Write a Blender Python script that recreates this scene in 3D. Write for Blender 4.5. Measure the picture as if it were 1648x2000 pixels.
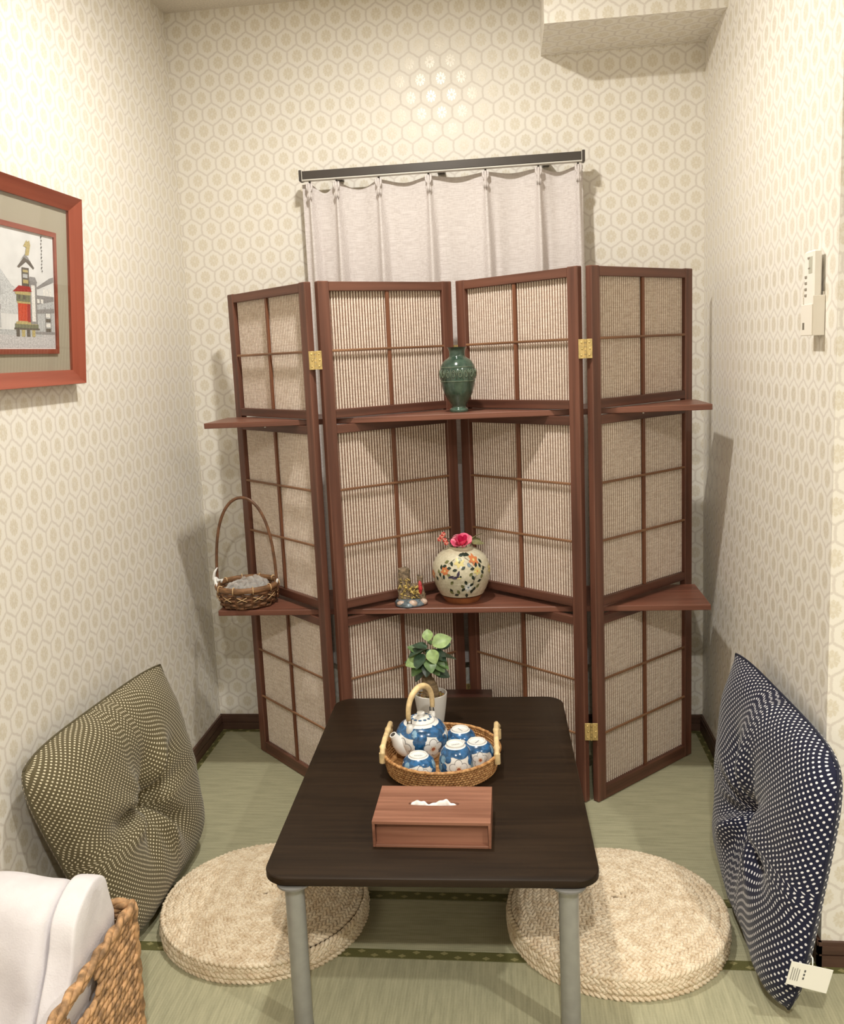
import bpy, math, random
from mathutils import Vector, Matrix
random.seed(7)
for o in list(bpy.data.objects): bpy.data.objects.remove(o)
sc = bpy.context.scene
COL = sc.collection
PI = math.pi

# ------------------------------------------------------------------ camera
yaw, pitch, roll = 0.1228, -0.1542, 0.0470
Rm = (Matrix.Rotation(yaw, 3, 'Z') @ Matrix.Rotation(pitch, 3, 'X') @ Matrix.Rotation(roll, 3, 'Y'))
right, fwd, up = Rm.col[0], Rm.col[1], Rm.col[2]
M = Matrix.Identity(4)
for i in range(3):
    M[i][0], M[i][1], M[i][2] = right[i], up[i], -fwd[i]
M[0][3], M[1][3], M[2][3] = 0.0, -3.0493, 1.32
cd = bpy.data.cameras.new('camera'); cam = bpy.data.objects.new('camera', cd); COL.objects.link(cam)
cam.matrix_world = M
cd.sensor_fit = 'VERTICAL'; cd.sensor_height = 36; cd.sensor_width = 36
cd.lens = 1776.45/2000*36
cd.shift_x = (824-788.64)/2000; cd.shift_y = (967.2-1000)/2000
cd.clip_start = 0.02
sc.camera = cam

# ------------------------------------------------------------------ world, lamps, exposure
w = bpy.data.worlds.new('world'); sc.world = w; w.use_nodes = True
w.node_tree.nodes['Background'].inputs[0].default_value = (0.9, 0.85, 0.75, 1)
w.node_tree.nodes['Background'].inputs[1].default_value = 0.0
CEIL = 2.444
LAMPS = [((-0.28, -1.04), 12.0), ((0.05, -3.35), 20.0), ((1.35, -2.55), 13.0)]  # last entry is an unseen lamp added as fill light for the room
for (lx, ly), pw in LAMPS:
    ld = bpy.data.lights.new('downlight_bulb', 'AREA'); ld.shape = 'DISK'; ld.size = 0.085
    ld.energy = pw; ld.color = (1.0, 0.972, 0.895); ld.spread = math.radians(180 if ly > -1.5 else 150)
    lo = bpy.data.objects.new('downlight_bulb', ld); COL.objects.link(lo); lo.location = (lx, ly, CEIL-0.012)
sc.view_settings.view_transform = 'Standard'; sc.view_settings.look = 'None'
sc.view_settings.exposure = 1.0; sc.view_settings.gamma = 1.0; sc.view_settings.use_curve_mapping = False

# ------------------------------------------------------------------ materials
def lin(c):
    out = []
    for v in c:
        v = v/255.0
        out.append(v/12.92 if v <= 0.04045 else ((v+0.055)/1.055)**2.4)
    return (*out, 1.0)
class X:
    def __init__(s, nt, sock): s.nt, s.s = nt, sock
    def op(s, kind, b=None, c=None):
        n = s.nt.nodes.new('ShaderNodeMath'); n.operation = kind
        s.nt.links.new(s.s, n.inputs[0])
        for k, v in ((1, b), (2, c)):
            if v is None: continue
            if isinstance(v, X): s.nt.links.new(v.s, n.inputs[k])
            else: n.inputs[k].default_value = v
        return X(s.nt, n.outputs[0])
    def __add__(s, o): return s.op('ADD', o)
    def __sub__(s, o): return s.op('SUBTRACT', o)
    def __mul__(s, o): return s.op('MULTIPLY', o)
    def __truediv__(s, o): return s.op('DIVIDE', o)
    def abs(s): return s.op('ABSOLUTE')
    def fract(s): return s.op('FRACT')
    def max(s, o): return s.op('MAXIMUM', o)
    def min(s, o): return s.op('MINIMUM', o)
    def lt(s, o): return s.op('LESS_THAN', o)
    def gt(s, o): return s.op('GREATER_THAN', o)
    def sin(s): return s.op('SINE')
    def sqrt(s): return s.op('SQRT')
    def step(s, a, b):
        n = s.nt.nodes.new('ShaderNodeMapRange'); n.interpolation_type = 'SMOOTHSTEP'
        s.nt.links.new(s.s, n.inputs[0]); n.inputs[1].default_value = a; n.inputs[2].default_value = b
        return X(s.nt, n.outputs[0])
def mixv(f, a, b): return a + (b-a)*f
class MT:
    def __init__(s, name, rough=0.5, spec=0.5):
        s.m = bpy.data.materials.new(name); s.m.use_nodes = True
        s.nt = s.m.node_tree; s.b = s.nt.nodes['Principled BSDF']
        s.b.inputs['Roughness'].default_value = rough
        s.b.inputs['Specular IOR Level'].default_value = spec
    def coord(s, kind='Object'):
        n = s.nt.nodes.new('ShaderNodeTexCoord'); return n.outputs[kind]
    def xyz(s, kind='Object'):
        n = s.nt.nodes.new('ShaderNodeSeparateXYZ'); s.nt.links.new(s.coord(kind), n.inputs[0])
        return [X(s.nt, n.outputs[i]) for i in range(3)]
    def noise(s, scale, detail=3, stretch=(1, 1, 1), kind='Object', rough=0.5):
        mp = s.nt.nodes.new('ShaderNodeMapping'); mp.inputs['Scale'].default_value = stretch
        s.nt.links.new(s.coord(kind), mp.inputs[0])
        n = s.nt.nodes.new('ShaderNodeTexNoise'); n.inputs['Scale'].default_value = scale
        n.inputs['Detail'].default_value = detail; n.inputs['Roughness'].default_value = rough
        s.nt.links.new(mp.outputs[0], n.inputs['Vector'])
        return X(s.nt, n.outputs[0])
    def mix(s, f, a, b):
        n = s.nt.nodes.new('ShaderNodeMix'); n.data_type = 'RGBA'
        if isinstance(f, X): s.nt.links.new(f.s, n.inputs[0])
        else: n.inputs[0].default_value = f
        for k, v in ((6, a), (7, b)):
            if isinstance(v, tuple): n.inputs[k].default_value = lin(v) if len(v) == 3 else v
            else: s.nt.links.new(v, n.inputs[k])
        return n.outputs[2]
    def color(s, c):
        if isinstance(c, tuple): s.b.inputs['Base Color'].default_value = lin(c)
        else: s.nt.links.new(c, s.b.inputs['Base Color'])
        return s
    def rough(s, x): s.nt.links.new(x.s, s.b.inputs['Roughness']); return s
    def bump(s, h, strength=0.3, dist=0.002):
        n = s.nt.nodes.new('ShaderNodeBump'); n.inputs['Strength'].default_value = strength
        n.inputs['Distance'].default_value = dist
        s.nt.links.new(h.s, n.inputs['Height']); s.nt.links.new(n.outputs[0], s.b.inputs['Normal']); return s
MATS = {}
def plain(name, c, rough=0.5, spec=0.5, metal=0.0, var=0.0, scale=30, stretch=(1, 1, 1), bump=0.0, coat=0.0, trans=0.0):
    if name in MATS: return MATS[name]
    t = MT(name, rough, spec); t.b.inputs['Metallic'].default_value = metal
    t.b.inputs['Coat Weight'].default_value = coat; t.b.inputs['Coat Roughness'].default_value = 0.08
    t.b.inputs['Transmission Weight'].default_value = trans
    if var > 0 or bump > 0:
        n = t.noise(scale, 4, stretch)
        d = tuple(max(0, v*(1-var)) for v in c); l = tuple(min(255, v*(1+var*0.6)) for v in c)
        t.color(t.mix(n.step(0.3, 0.7), d, l))
        if bump > 0: t.bump(n, bump)
    else: t.color(c)
    MATS[name] = t.m; return t.m

def wallpaper(name, ua, va):
    t = MT(name, 0.55, 0.5)
    c = t.xyz(); u, v = c[ua], c[va]
    PX, PY = 0.0655, 0.1036
    U, V = u/PX, v/PY
    ax = ((U+100.5).fract()-0.5)*PX; ay = ((V+100.5).fract()-0.5)*PY
    bx = ((U+100.0).fract()-0.5)*PX; by = ((V+100.0).fract()-0.5)*PY
    pick = (ax*ax+ay*ay).lt(bx*bx+by*by)
    x = mixv(pick, bx, ax); y = mixv(pick, by, ay)
    # the cell: a hexagon with upright sides
    d = (x.abs()/(PX/2)).max((x.abs()*0.535+y.abs()*0.845)/0.03066)
    wob = t.noise(420, 2)
    hang = x.op('ARCTAN2', y)
    dn = d + (wob-0.5)*0.16 + ((hang*9.0).sin())*0.018
    line = dn.step(0.86, 0.96)
    # inner fan motif: pointed leaf with lobes
    ry = (y-0.001)/0.0205; rx = x/0.0180
    rr = (rx*rx+ry*ry).sqrt()
    ang = rx.op('ARCTAN2', ry)
    lob = (ang*5.0).sin().abs()
    mot = (rr + lob*0.16 - 0.02).step(1.06, 0.90)
    cut = ((ang*4.0).sin().abs()).step(0.86, 0.99)*rr.step(0.35, 0.6)*rr.step(1.2, 0.95)
    mot = mot*(cut*(-0.55)+1.0)
    core = rr.step(0.30, 0.16)
    mot = mot*(core*(-0.5)+1.0)
    fib = t.noise(900, 2)
    mraw = mot
    blo = t.noise(260, 3)
    mot = mot*(blo.step(0.25, 0.6)*0.55+0.45)
    base = t.mix(mot, (241, 236, 227), (224, 215, 197))
    base = t.mix(line*0.9, base, (220, 212, 203))
    big = t.noise(2.2, 2)
    base = t.mix(fib.step(0.3, 0.75)*0.12, base, (214, 206, 194))
    t.color(base)
    t.rough(mraw*(-0.33)+0.62)
    t.bump(mot*0.6+fib*0.35-line*0.5, 0.25, 0.0006)
    return t.m
WP_BACK = wallpaper('wallpaper_back', 0, 2)
WP_SIDE = wallpaper('wallpaper_side', 1, 2)
WP_FLAT = wallpaper('wallpaper_flat', 0, 1)
WP_CORNER = WP_BACK

def wood(name, c1, c2, axis, rough=0.4, fine=60, coat=0.0, amount=1.0):
    t = MT(name, rough, 0.45)
    st = [1.0, 1.0, 1.0]; st[axis] = 0.045
    n = t.noise(fine, 4, tuple(st)); st2 = [1, 1, 1]; st2[axis] = 0.12
    n2 = t.noise(fine*0.2, 2, tuple(st2))
    f = (n*0.6+n2*0.5).step(0.35, 0.75)*amount
    t.color(t.mix(f, c1, c2)); t.bump(n, 0.12, 0.0006)
    t.b.inputs['Coat Weight'].default_value = coat; t.b.inputs['Coat Roughness'].default_value = 0.2
    return t.m
SCREEN_V = wood('screen_wood_upright', (82, 50, 39), (122, 79, 63), 2, 0.42)
SCREEN_H = wood('screen_wood_rail', (80, 49, 38), (118, 76, 60), 0, 0.42)
PLANK = wood('shelf_wood', (96, 59, 46), (134, 86, 69), 0, 0.38)
TABLE_W = wood('table_wood', (31, 21, 12), (47, 34, 22), 0, 0.47, 90)
TABLE_W.node_tree.nodes['Principled BSDF'].inputs['Specular IOR Level'].default_value = .22
WALNUT = wood('walnut', (118, 76, 58), (162, 114, 92), 0, 0.45, 70)
BASEB = wood('baseboard_wood', (72, 50, 40), (96, 70, 57), 0, 0.45, 80)
BASEB_Y = wood('baseboard_wood_deep', (72, 50, 40), (96, 70, 57), 1, 0.45, 80)
REDWOOD = wood('frame_redwood', (132, 62, 44), (160, 84, 64), 2, 0.35, 60)
REDWOOD_H = wood('frame_redwood_cross', (132, 62, 44), (160, 84, 64), 1, 0.35, 60)
CHESTW = wood('chest_wood', (44, 26, 20), (70, 40, 32), 0, 0.35, 60)

# ------------------------------------------------------------------ mesh helper
class MB:
    def __init__(s): s.v, s.f, s.mi, s.uv = [], [], [], None
    def add(s, vs, fs, mi=0):
        o = len(s.v); s.v += [tuple(p) for p in vs]
        for f in fs: s.f.append(tuple(i+o for i in f)); s.mi.append(mi)
    def box(s, a, b, mi=0, bev=0.0):
        x0, y0, z0 = (min(a[i], b[i]) for i in range(3)); x1, y1, z1 = (max(a[i], b[i]) for i in range(3))
        if bev <= 0:
            vs = [(x0,y0,z0),(x1,y0,z0),(x1,y1,z0),(x0,y1,z0),(x0,y0,z1),(x1,y0,z1),(x1,y1,z1),(x0,y1,z1)]
            s.add(vs, [(3,2,1,0),(4,5,6,7),(0,1,5,4),(1,2,6,5),(2,3,7,6),(3,0,4,7)], mi); return
        e = min(bev, (x1-x0)*.49, (y1-y0)*.49, (z1-z0)*.49)
        X0, X1, Y0, Y1, Z0, Z1 = x0, x1, y0, y1, z0, z1
        vs, idx = [], {}
        for ix, (xo, xi) in enumerate(((X0, X0+e), (X1, X1-e))):
            for iy, (yo, yi) in enumerate(((Y0, Y0+e), (Y1, Y1-e))):
                for iz, (zo, zi) in enumerate(((Z0, Z0+e), (Z1, Z1-e))):
                    for k, p in enumerate(((xo, yi, zi), (xi, yo, zi), (xi, yi, zo))):
                        idx[(ix, iy, iz, k)] = len(vs); vs.append(p)
        g = lambda a, b, c, k: idx[(a, b, c, k)]
        fs = []
        def quad(q, flip): fs.append(tuple(reversed(q)) if flip else tuple(q))
        for i in (0, 1):
            quad([g(i,0,0,0), g(i,1,0,0), g(i,1,1,0), g(i,0,1,0)], i == 0)
            quad([g(0,i,0,1), g(1,i,0,1), g(1,i,1,1), g(0,i,1,1)], i == 1)
            quad([g(0,0,i,2), g(1,0,i,2), g(1,1,i,2), g(0,1,i,2)], i == 0)
        for a in (0, 1):
            for b in (0, 1):
                quad([g(a,b,0,0), g(a,b,1,0), g(a,b,1,1), g(a,b,0,1)], (a+b) % 2 == 1)
                quad([g(a,0,b,0), g(a,1,b,0), g(a,1,b,2), g(a,0,b,2)], (a+b) % 2 == 0)
                quad([g(0,a,b,1), g(1,a,b,1), g(1,a,b,2), g(0,a,b,2)], (a+b) % 2 == 1)
        for a in (0, 1):
            for b in (0, 1):
                for c in (0, 1):
                    quad([g(a,b,c,0), g(a,b,c,1), g(a,b,c,2)], (a+b+c) % 2 == 0)
        s.add(vs, fs, mi)
    def lathe(s, prof, n=32, c=(0, 0, 0), mi=0, caps=True, rfun=None):
        vs, fs = [], []
        for r, z in prof:
            for k in range(n):
                a = 2*PI*k/n; q = r*(rfun(a, z) if rfun else 1)
                vs.append((c[0]+q*math.cos(a), c[1]+q*math.sin(a), c[2]+z))
        for j in range(len(prof)-1):
            for k in range(n):
                k2 = (k+1) % n
                fs.append((j*n+k, j*n+k2, (j+1)*n+k2, (j+1)*n+k))
        if caps:
            if prof[0][0] > 1e-5: fs.append(tuple(reversed(range(n))))
            if prof[-1][0] > 1e-5: fs.append(tuple((len(prof)-1)*n+k for k in range(n)))
        s.add(vs, fs, mi)
    def tube(s, pts, r, n=8, mi=0, closed=False, flat=1.0, upv=None):
        P = [Vector(p) for p in pts]; m = len(P); vs, fs = [], []
        R = r if isinstance(r, (list, tuple)) else [r]*m
        ref = Vector(upv) if upv else None; prev = None
        for i in range(m):
            a = P[(i-1) % m] if (closed or i > 0) else P[i]; b = P[(i+1) % m] if (closed or i < m-1) else P[i]
            t = (b-a).normalized()
            if ref: u = (ref - t*ref.dot(t)).normalized()
            elif prev is None:
                u = Vector((0, 0, 1)) if abs(t.z) < 0.9 else Vector((1, 0, 0)); u = (u-t*u.dot(t)).normalized()
            else: u = (prev - t*prev.dot(t)).normalized()
            prev = u; wv = t.cross(u)
            for k in range(n):
                g = 2*PI*k/n; vs.append(P[i]+u*(math.cos(g)*R[i])+wv*(math.sin(g)*R[i]*flat))
        rng = m if closed else m-1
        for i in range(rng):
            for k in range(n):
                k2 = (k+1) % n; j = (i+1) % m
                fs.append((i*n+k, i*n+k2, j*n+k2, j*n+k))
        if not closed: fs.append(tuple(reversed(range(n)))); fs.append(tuple((m-1)*n+k for k in range(n)))
        s.add(vs, fs, mi)
    def lump(s, c, ax, n=6, m=4, mi=0):
        # ellipsoid with axis vectors ax (three Vectors)
        c = Vector(c); vs = [c+ax[2]]; fs = []
        for j in range(1, m):
            a = PI*j/m
            for k in range(n):
                b = 2*PI*k/n
                vs.append(c+ax[0]*(math.sin(a)*math.cos(b))+ax[1]*(math.sin(a)*math.sin(b))+ax[2]*math.cos(a))
        vs.append(c-ax[2]); L = len(vs)-1
        for k in range(n): fs.append((0, 1+k, 1+(k+1) % n))
        for j in range(m-2):
            for k in range(n):
                k2 = (k+1) % n; fs.append((1+j*n+k, 1+(j+1)*n+k, 1+(j+1)*n+k2, 1+j*n+k2))
        for k in range(n): fs.append((L, 1+(m-2)*n+(k+1) % n, 1+(m-2)*n+k))
        s.add(vs, fs, mi)
    def grid(s, fn, nu, nv, mi=0, flip=False, uv=False):
        vs = []; uvs = []
        for j in range(nv+1):
            for i in range(nu+1): vs.append(fn(i/nu, j/nv)); uvs.append((i/nu, j/nv))
        fs = []
        for j in range(nv):
            for i in range(nu):
                q = (j*(nu+1)+i, j*(nu+1)+i+1, (j+1)*(nu+1)+i+1, (j+1)*(nu+1)+i)
                fs.append(q[::-1] if flip else q)
        if uv:
            if s.uv is None: s.uv = {}
            o = len(s.v)
            for k, t in enumerate(uvs): s.uv[o+k] = t
        s.add(vs, fs, mi)
    def poly(s, pts, mi=0): s.add(pts, [tuple(range(len(pts)))], mi)
    def prism(s, pts, thick, mi=0):
        # flat outline extruded by vector thick
        n = len(pts); t = Vector(thick); P = [Vector(p) for p in pts]
        s.add([p for p in P]+[p+t for p in P], [tuple(reversed(range(n))), tuple(range(n, 2*n))]+[(i, (i+1) % n, n+(i+1) % n, n+i) for i in range(n)], mi)
    def mesh(s, name, mats, smooth=False):
        me = bpy.data.meshes.new(name); me.from_pydata([tuple(p) for p in s.v], [], s.f)
        for m in (mats if isinstance(mats, (list, tuple)) else [mats]): me.materials.append(m)
        me.polygons.foreach_set('material_index', s.mi)
        me.polygons.foreach_set('use_smooth', [smooth]*len(s.f))
        if s.uv:
            ul = me.uv_layers.new(name='uv')
            for l in me.loops: ul.data[l.index].uv = s.uv.get(l.vertex_index, (0, 0))
        me.update(); return me
def link(name, me, parent=None, loc=(0, 0, 0), rz=0.0):
    o = bpy.data.objects.new(name, me); COL.objects.link(o); o.parent = parent
    o.location = loc; o.rotation_euler = (0, 0, rz); return o
def obj(name, mb, mats, parent=None, smooth=False, loc=(0, 0, 0), rz=0.0, sharp=None):
    me = mb.mesh(name, mats, smooth)
    if smooth and sharp:
        try: me.set_sharp_from_angle(angle=math.radians(sharp))
        except Exception: pass
    return link(name, me, parent, loc, rz)
def thing(name, label, cat, loc=(0, 0, 0), rz=0.0, group=None):
    o = bpy.data.objects.new(name, None); COL.objects.link(o); o.empty_display_size = 0.05
    o.location = loc; o.rotation_euler = (0, 0, rz); o['label'] = label; o['category'] = cat
    if group: o['group'] = group
    return o
def tag(o, label, cat, group=None):
    o['label'] = label; o['category'] = cat
    if group: o['group'] = group
    return o
def struct(name, mb, mats, label=None):
    o = obj(name, mb, mats); o['kind'] = 'structure'
    if label: o['label'] = label
    return o
def bx(a, b, bev=0.0):
    m = MB(); m.box(a, b, 0, bev); return m
# ------------------------------------------------------------------ the room
XL, XR, YC, XF, YF = -1.0865, 0.6154, -1.2114, 2.3, -4.6
BH, BT = 0.0555, 0.009
def walled(name, a, b, m, label): return struct(name, bx(a, b), m, label)
walled('wall_back', (XL-.1, 0, -.05), (XR+.1, .1, CEIL+.05), WP_BACK, 'cream hexagon patterned wallpaper wall behind the screen')
walled('wall_left', (XL-.1, YF-.1, -.05), (XL, 0, CEIL+.05), WP_SIDE, 'cream patterned wallpaper wall with the framed picture')
walled('wall_right', (XR, YC+.0005, -.05), (XR+.1, 0, CEIL+.05), WP_SIDE, 'cream patterned wallpaper wall behind the navy cushion')
walled('wall_front', (XR+.0005, YC, -.05), (XF+.1, YC+.0003, CEIL+.05), WP_CORNER, 'patterned wall turning away at the right edge')
walled('wall_side', (XF, YF-.1, -.05), (XF+.1, YC, CEIL+.05), WP_SIDE, 'far side wall of the room')
walled('wall_rear', (XL-.1, YF-.1, -.05), (XF+.1, YF, CEIL+.05), WP_BACK, 'wall behind the viewer')
CE = plain('ceiling_paint', (224, 216, 204), 0.8, 0.2, var=0.05, scale=160, bump=0.1)
walled('ceiling', (XL-.1, YF-.1, CEIL), (XF+.1, .1, CEIL+.1), CE, 'plain beige ceiling')
sf = MB(); x0, x1, y0, y1, z0, z1 = 0.1184, XR, -0.292, 0.0, 2.2159, CEIL
sf.add([(x0,y0,z0),(x1,y0,z0),(x1,y1,z0),(x0,y1,z0),(x0,y0,z1),(x1,y0,z1),(x1,y1,z1),(x0,y1,z1)], [(3,2,1,0)], 2)
sf.add([(x0,y0,z0),(x1,y0,z0),(x1,y0,z1),(x0,y0,z1)], [(0,1,2,3)], 0)
sf.add([(x0,y0,z0),(x0,y1,z0),(x0,y1,z1),(x0,y0,z1)], [(3,2,1,0)], 1)
struct('wall_soffit', sf, [WP_BACK, WP_SIDE, WP_FLAT], 'boxed-in wallpapered soffit below the ceiling in the right corner')
# baseboards with a thin lip and a groove
def baseb(name, p, q, n, m):
    mb = MB(); px, py = p; qx, qy = q; nx, ny = n
    for (za, zb, t) in ((0, BH*.46, BT), (BH*.46, BH*.52, BT*.6), (BH*.52, BH*.86, BT), (BH*.86, BH, BT*.75)):
        mb.box((px, py, za), (qx+nx*t, qy+ny*t, zb))
    struct(name, mb, m)
baseb('baseboard_back', (XL, 0), (XR, 0), (0, -1), BASEB)
baseb('baseboard_left', (XL, YF), (XL, 0), (1, 0), BASEB_Y)
baseb('baseboard_right', (XR, YC-BT), (XR, 0), (-1, 0), BASEB_Y)
baseb('baseboard_front', (XR-BT, YC), (XF, YC), (0, -1), BASEB)
# tatami floor
def tatami(name, vertical):
    t = MT(name, 0.6, 0.3); c = t.xyz()
    a, b = (c[0], c[1]) if vertical else (c[1], c[0])
    rib = ((a*(2*PI/0.0062)).sin()*0.5+0.5)
    wv = ((b*(2*PI/0.0048)).sin()*0.5+0.5)
    st = (14, 1.2, 1) if vertical else (1.2, 14, 1)
    blot = t.noise(9, 3, st); fine = t.noise(260, 2, (3, 0.6, 1) if vertical else (0.6, 3, 1))
    base = t.mix(blot.step(0.3, 0.7), (160, 157, 129), (180, 175, 145))
    base = t.mix(rib*0.16, base, (124, 122, 94)); base = t.mix(fine.step(0.4, 0.7)*0.22, base, (190, 186, 156))
    base = t.mix(wv*0.12, base, (114, 112, 84))
    t.color(base); t.bump(rib+wv*0.5, 0.25, 0.0008); return t.m
TA_X, TA_Y = tatami('tatami_weave', False), tatami('tatami_weave_deep', True)
def heri(name, ua):
    t = MT(name, 0.6, 0.35); c = t.xyz('Object'); u, v = c[ua], c[1-ua]
    # small four-petal flowers in two staggered rows
    def flower(off, vo):
        x = (((u+off)/0.062+50.0).fract()-0.5)*0.062; y = v-vo
        r = (x*x*0.55+y*y).sqrt(); a = x.op('ARCTAN2', y)
        return (r + (a*2.0).sin().abs()*0.0022).step(0.0075, 0.0055)
    f = flower(0.0, 0.0065).max(flower(0.031, -0.0065))
    n = t.noise(500, 2)
    base = t.mix(n.step(0.3, 0.7), (86, 84, 48), (104, 101, 60))
    t.color(t.mix(f*0.75, base, (158, 150, 104))); t.bump(f, 0.2, 0.0005); return t.m
HE_X, HE_Y = heri('brocade_border', 0), heri('brocade_border_deep', 1)
fl = struct('floor', bx((XL-.1, YF-.1, -.05), (XF+.1, .1, -.012)), plain('subfloor', (90, 80, 60), 0.8), 'tatami mat floor with green brocade edging')
BW = 0.031
def mat_piece(x0, y0, x1, y1, m, borders):
    o = obj('tatami_mat', bx((x0+.0007, y0+.0007, -.012), (x1-.0007, y1-.0007, -.0012), .001), m, fl)
    for (a, b, ax) in borders:
        cx, cy = (a[0]+b[0])/2, (a[1]+b[1])/2
        mb = bx((a[0]-cx, a[1]-cy, -.0016), (b[0]-cx, b[1]-cy, 0.0), .0006)
        obj('brocade_border', mb, HE_X if ax == 0 else HE_Y, o, loc=(cx, cy, 0))
BX0, BX1 = XL+BT, XR-BT
mat_piece(XL, -1.0168, XR, 0, TA_X, [((BX0, -1.0168), (BX1, -1.0168+BW), 0), ((BX0, -BT-.02), (BX1, -BT), 0),
          ((BX0, -1.0168+BW), (BX0+.018, -BT-.02), 1), ((BX1-.018, -1.0168+BW), (BX1, -BT-.02), 1)])
mat_piece(XL, -1.2079, XR, -1.0175, TA_X, [])
mat_piece(XL, -2.12, XR+.9, -1.2079, TA_Y, [((BX0, -1.2390), (XR+.9, -1.2079-.0005), 0), ((BX0, -2.12), (XR+.9, -2.09), 0)])
mat_piece(XL, -3.03, XR+.9, -2.121, TA_Y, [((BX0, -3.03), (XR+.9, -3.0), 0), ((BX0, -2.15), (XR+.9, -2.121), 0)])
# lamp fixtures in the ceiling
LENS = bpy.data.materials.new('lamp_lens'); LENS.use_nodes = True
_b = LENS.node_tree.nodes['Principled BSDF']; _b.inputs['Emission Color'].default_value = (1, .92, .78, 1); _b.inputs['Emission Strength'].default_value = 6
wh = plain('lamp_trim_white', (232, 228, 220), 0.4)
for i, ((lx, ly), pw) in enumerate(LAMPS):
    t = thing('ceiling_light', ['round white recessed downlight above the low table', 'round white recessed downlight behind the viewer',
              'added unseen fill downlight at the far right of the ceiling'][i], 'ceiling light', (lx, ly, CEIL), group='recessed ceiling downlights')
    m = MB(); m.lathe([(.05, 0), (.062, 0), (.062, -.004), (.056, -.006), (.05, -.004), (.05, 0)], 28, caps=False); obj('trim_ring', m, wh, t, True)
    m = MB(); m.lathe([(.0, -.002), (.05, -.001)], 28, caps=False); obj('lens', m, LENS, t)

# ------------------------------------------------------------------ folding screen
S = [(-0.8839, -0.1695), (-0.5450, -0.5149), (-0.1674, -0.2043), (0.1997, -0.5258), (0.5370, -0.1819)]
HS = 1.5304
t_ = MT('reed_cord', 0.75, 0.2); n1 = t_.noise(300, 3, (1, 1, 0.5)); n2 = t_.noise(60, 3, (0.4, 1, 4.0))
t_.color(t_.mix((n1*0.5+n2*0.5).step(0.32, 0.68), (212, 194, 178), (244, 231, 218))); t_.bump(n1, 0.2, 0.0006); CORD = t_.m
t_ = MT('reed_groove', 0.85, 0.1); n1 = t_.noise(200, 3); t_.color(t_.mix(n1.step(0.3, 0.7), (100, 70, 56), (134, 102, 84))); GROOVE = t_.m
BAR = wood('lattice_wood', (92, 54, 38), (132, 84, 58), 2, 0.45)
ROD = wood('lattice_rod_wood', (104, 70, 48), (158, 116, 84), 0, 0.4)
BRASS = plain('brass', (216, 190, 128), 0.32, 0.5, 0.6, var=0.1, scale=80)
STEEL = plain('steel', (190, 190, 188), 0.25, 0.5, 1.0)
scr = thing('folding_screen', 'four-panel dark brown wooden folding screen with striped reed infill', 'folding screen', (0, 0, 0))
SEC = [(1.172, 1.503, 2), (0.610, 1.1025, 3), (0.039, 0.531, 3)]
RAILS = [(1.147, 1.172), (1.1025, 1.1275), (0.585, 0.610), (0.531, 0.556)]
SW, TH, GAP = 0.036, 0.021, 0.0157
def corrugated(x0, x1, z0, z1):
    mb = MB(); n = int(round((x1-x0)/0.0092)); p = (x1-x0)/n
    pts = []
    for k in range(n):
        a = x0+k*p
        pts += [(a, 0.0012, 1), (a+p*.42, 0.0012, 0), (a+p*.50, -.0012, 0), (a+p*.70, -.0020, 0), (a+p*.92, -.0012, 0)]
    pts.append((x1, 0.0012, 1))
    vs = [(q[0], q[1], z0) for q in pts]+[(q[0], q[1], z1) for q in pts]; N = len(pts)
    for i in range(N-1):
        mb.add([vs[i], vs[i+1], vs[N+i+1], vs[N+i]], [(0, 1, 2, 3)], 1 if pts[i][2] == 1 else 0)
    mb.add([(x0, .003, z0), (x1, .003, z0), (x1, .003, z1), (x0, .003, z1)], [(3, 2, 1, 0)], 0)
    return mb
for i in range(4):
    a, b = Vector((*S[i], 0)), Vector((*S[i+1], 0)); d = b-a; L = d.length; ang = math.atan2(d.y, d.x)
    # local x along the panel, local -y towards the viewer
    m = MB(); x0, x1 = (GAP if i > 0 else 0.001), L-(GAP if i < 3 else 0.001)
    m.box((x0, -TH/2, 0), (x0+SW, TH/2, HS), 0, .0022); m.box((x1-SW, -TH/2, 0), (x1, TH/2, HS), 0, .0022)
    pan = obj('panel', m, SCREEN_V, scr, loc=a, rz=ang)
    pan['label'] = ['leftmost panel, angled back to the left', 'second panel from the left', 'third panel from the left', 'rightmost panel, angled back to the right'][i]
    xi0, xi1 = x0+SW, x1-SW
    for (z0, z1) in [(1.503, HS-.0015), (0.0, 0.039)]+RAILS:
        obj('rail', bx((xi0-.001, -TH/2+.0012, z0), (xi1+.001, TH/2-.0012, z1), .0015), SCREEN_H, pan)
    for (z0, z1, rows) in SEC:
        obj('reed_infill', corrugated(xi0-.002, xi1+.002, z0-.002, z1+.002), [CORD, GROOVE], pan, loc=(0, .0045, 0))
        xm = (xi0+xi1)/2
        obj('lattice_bar', bx((xm-.0055, -.0062, z0), (xm+.0055, .0015, z1), .001), BAR, pan)
        for r in range(1, rows):
            z = z0+(z1-z0)*r/rows
            obj('lattice_rod', bx((xi0-.004, -.0088, z-.0036), (xi1+.004, -.0035, z+.0036), .0016), ROD, pan)
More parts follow.
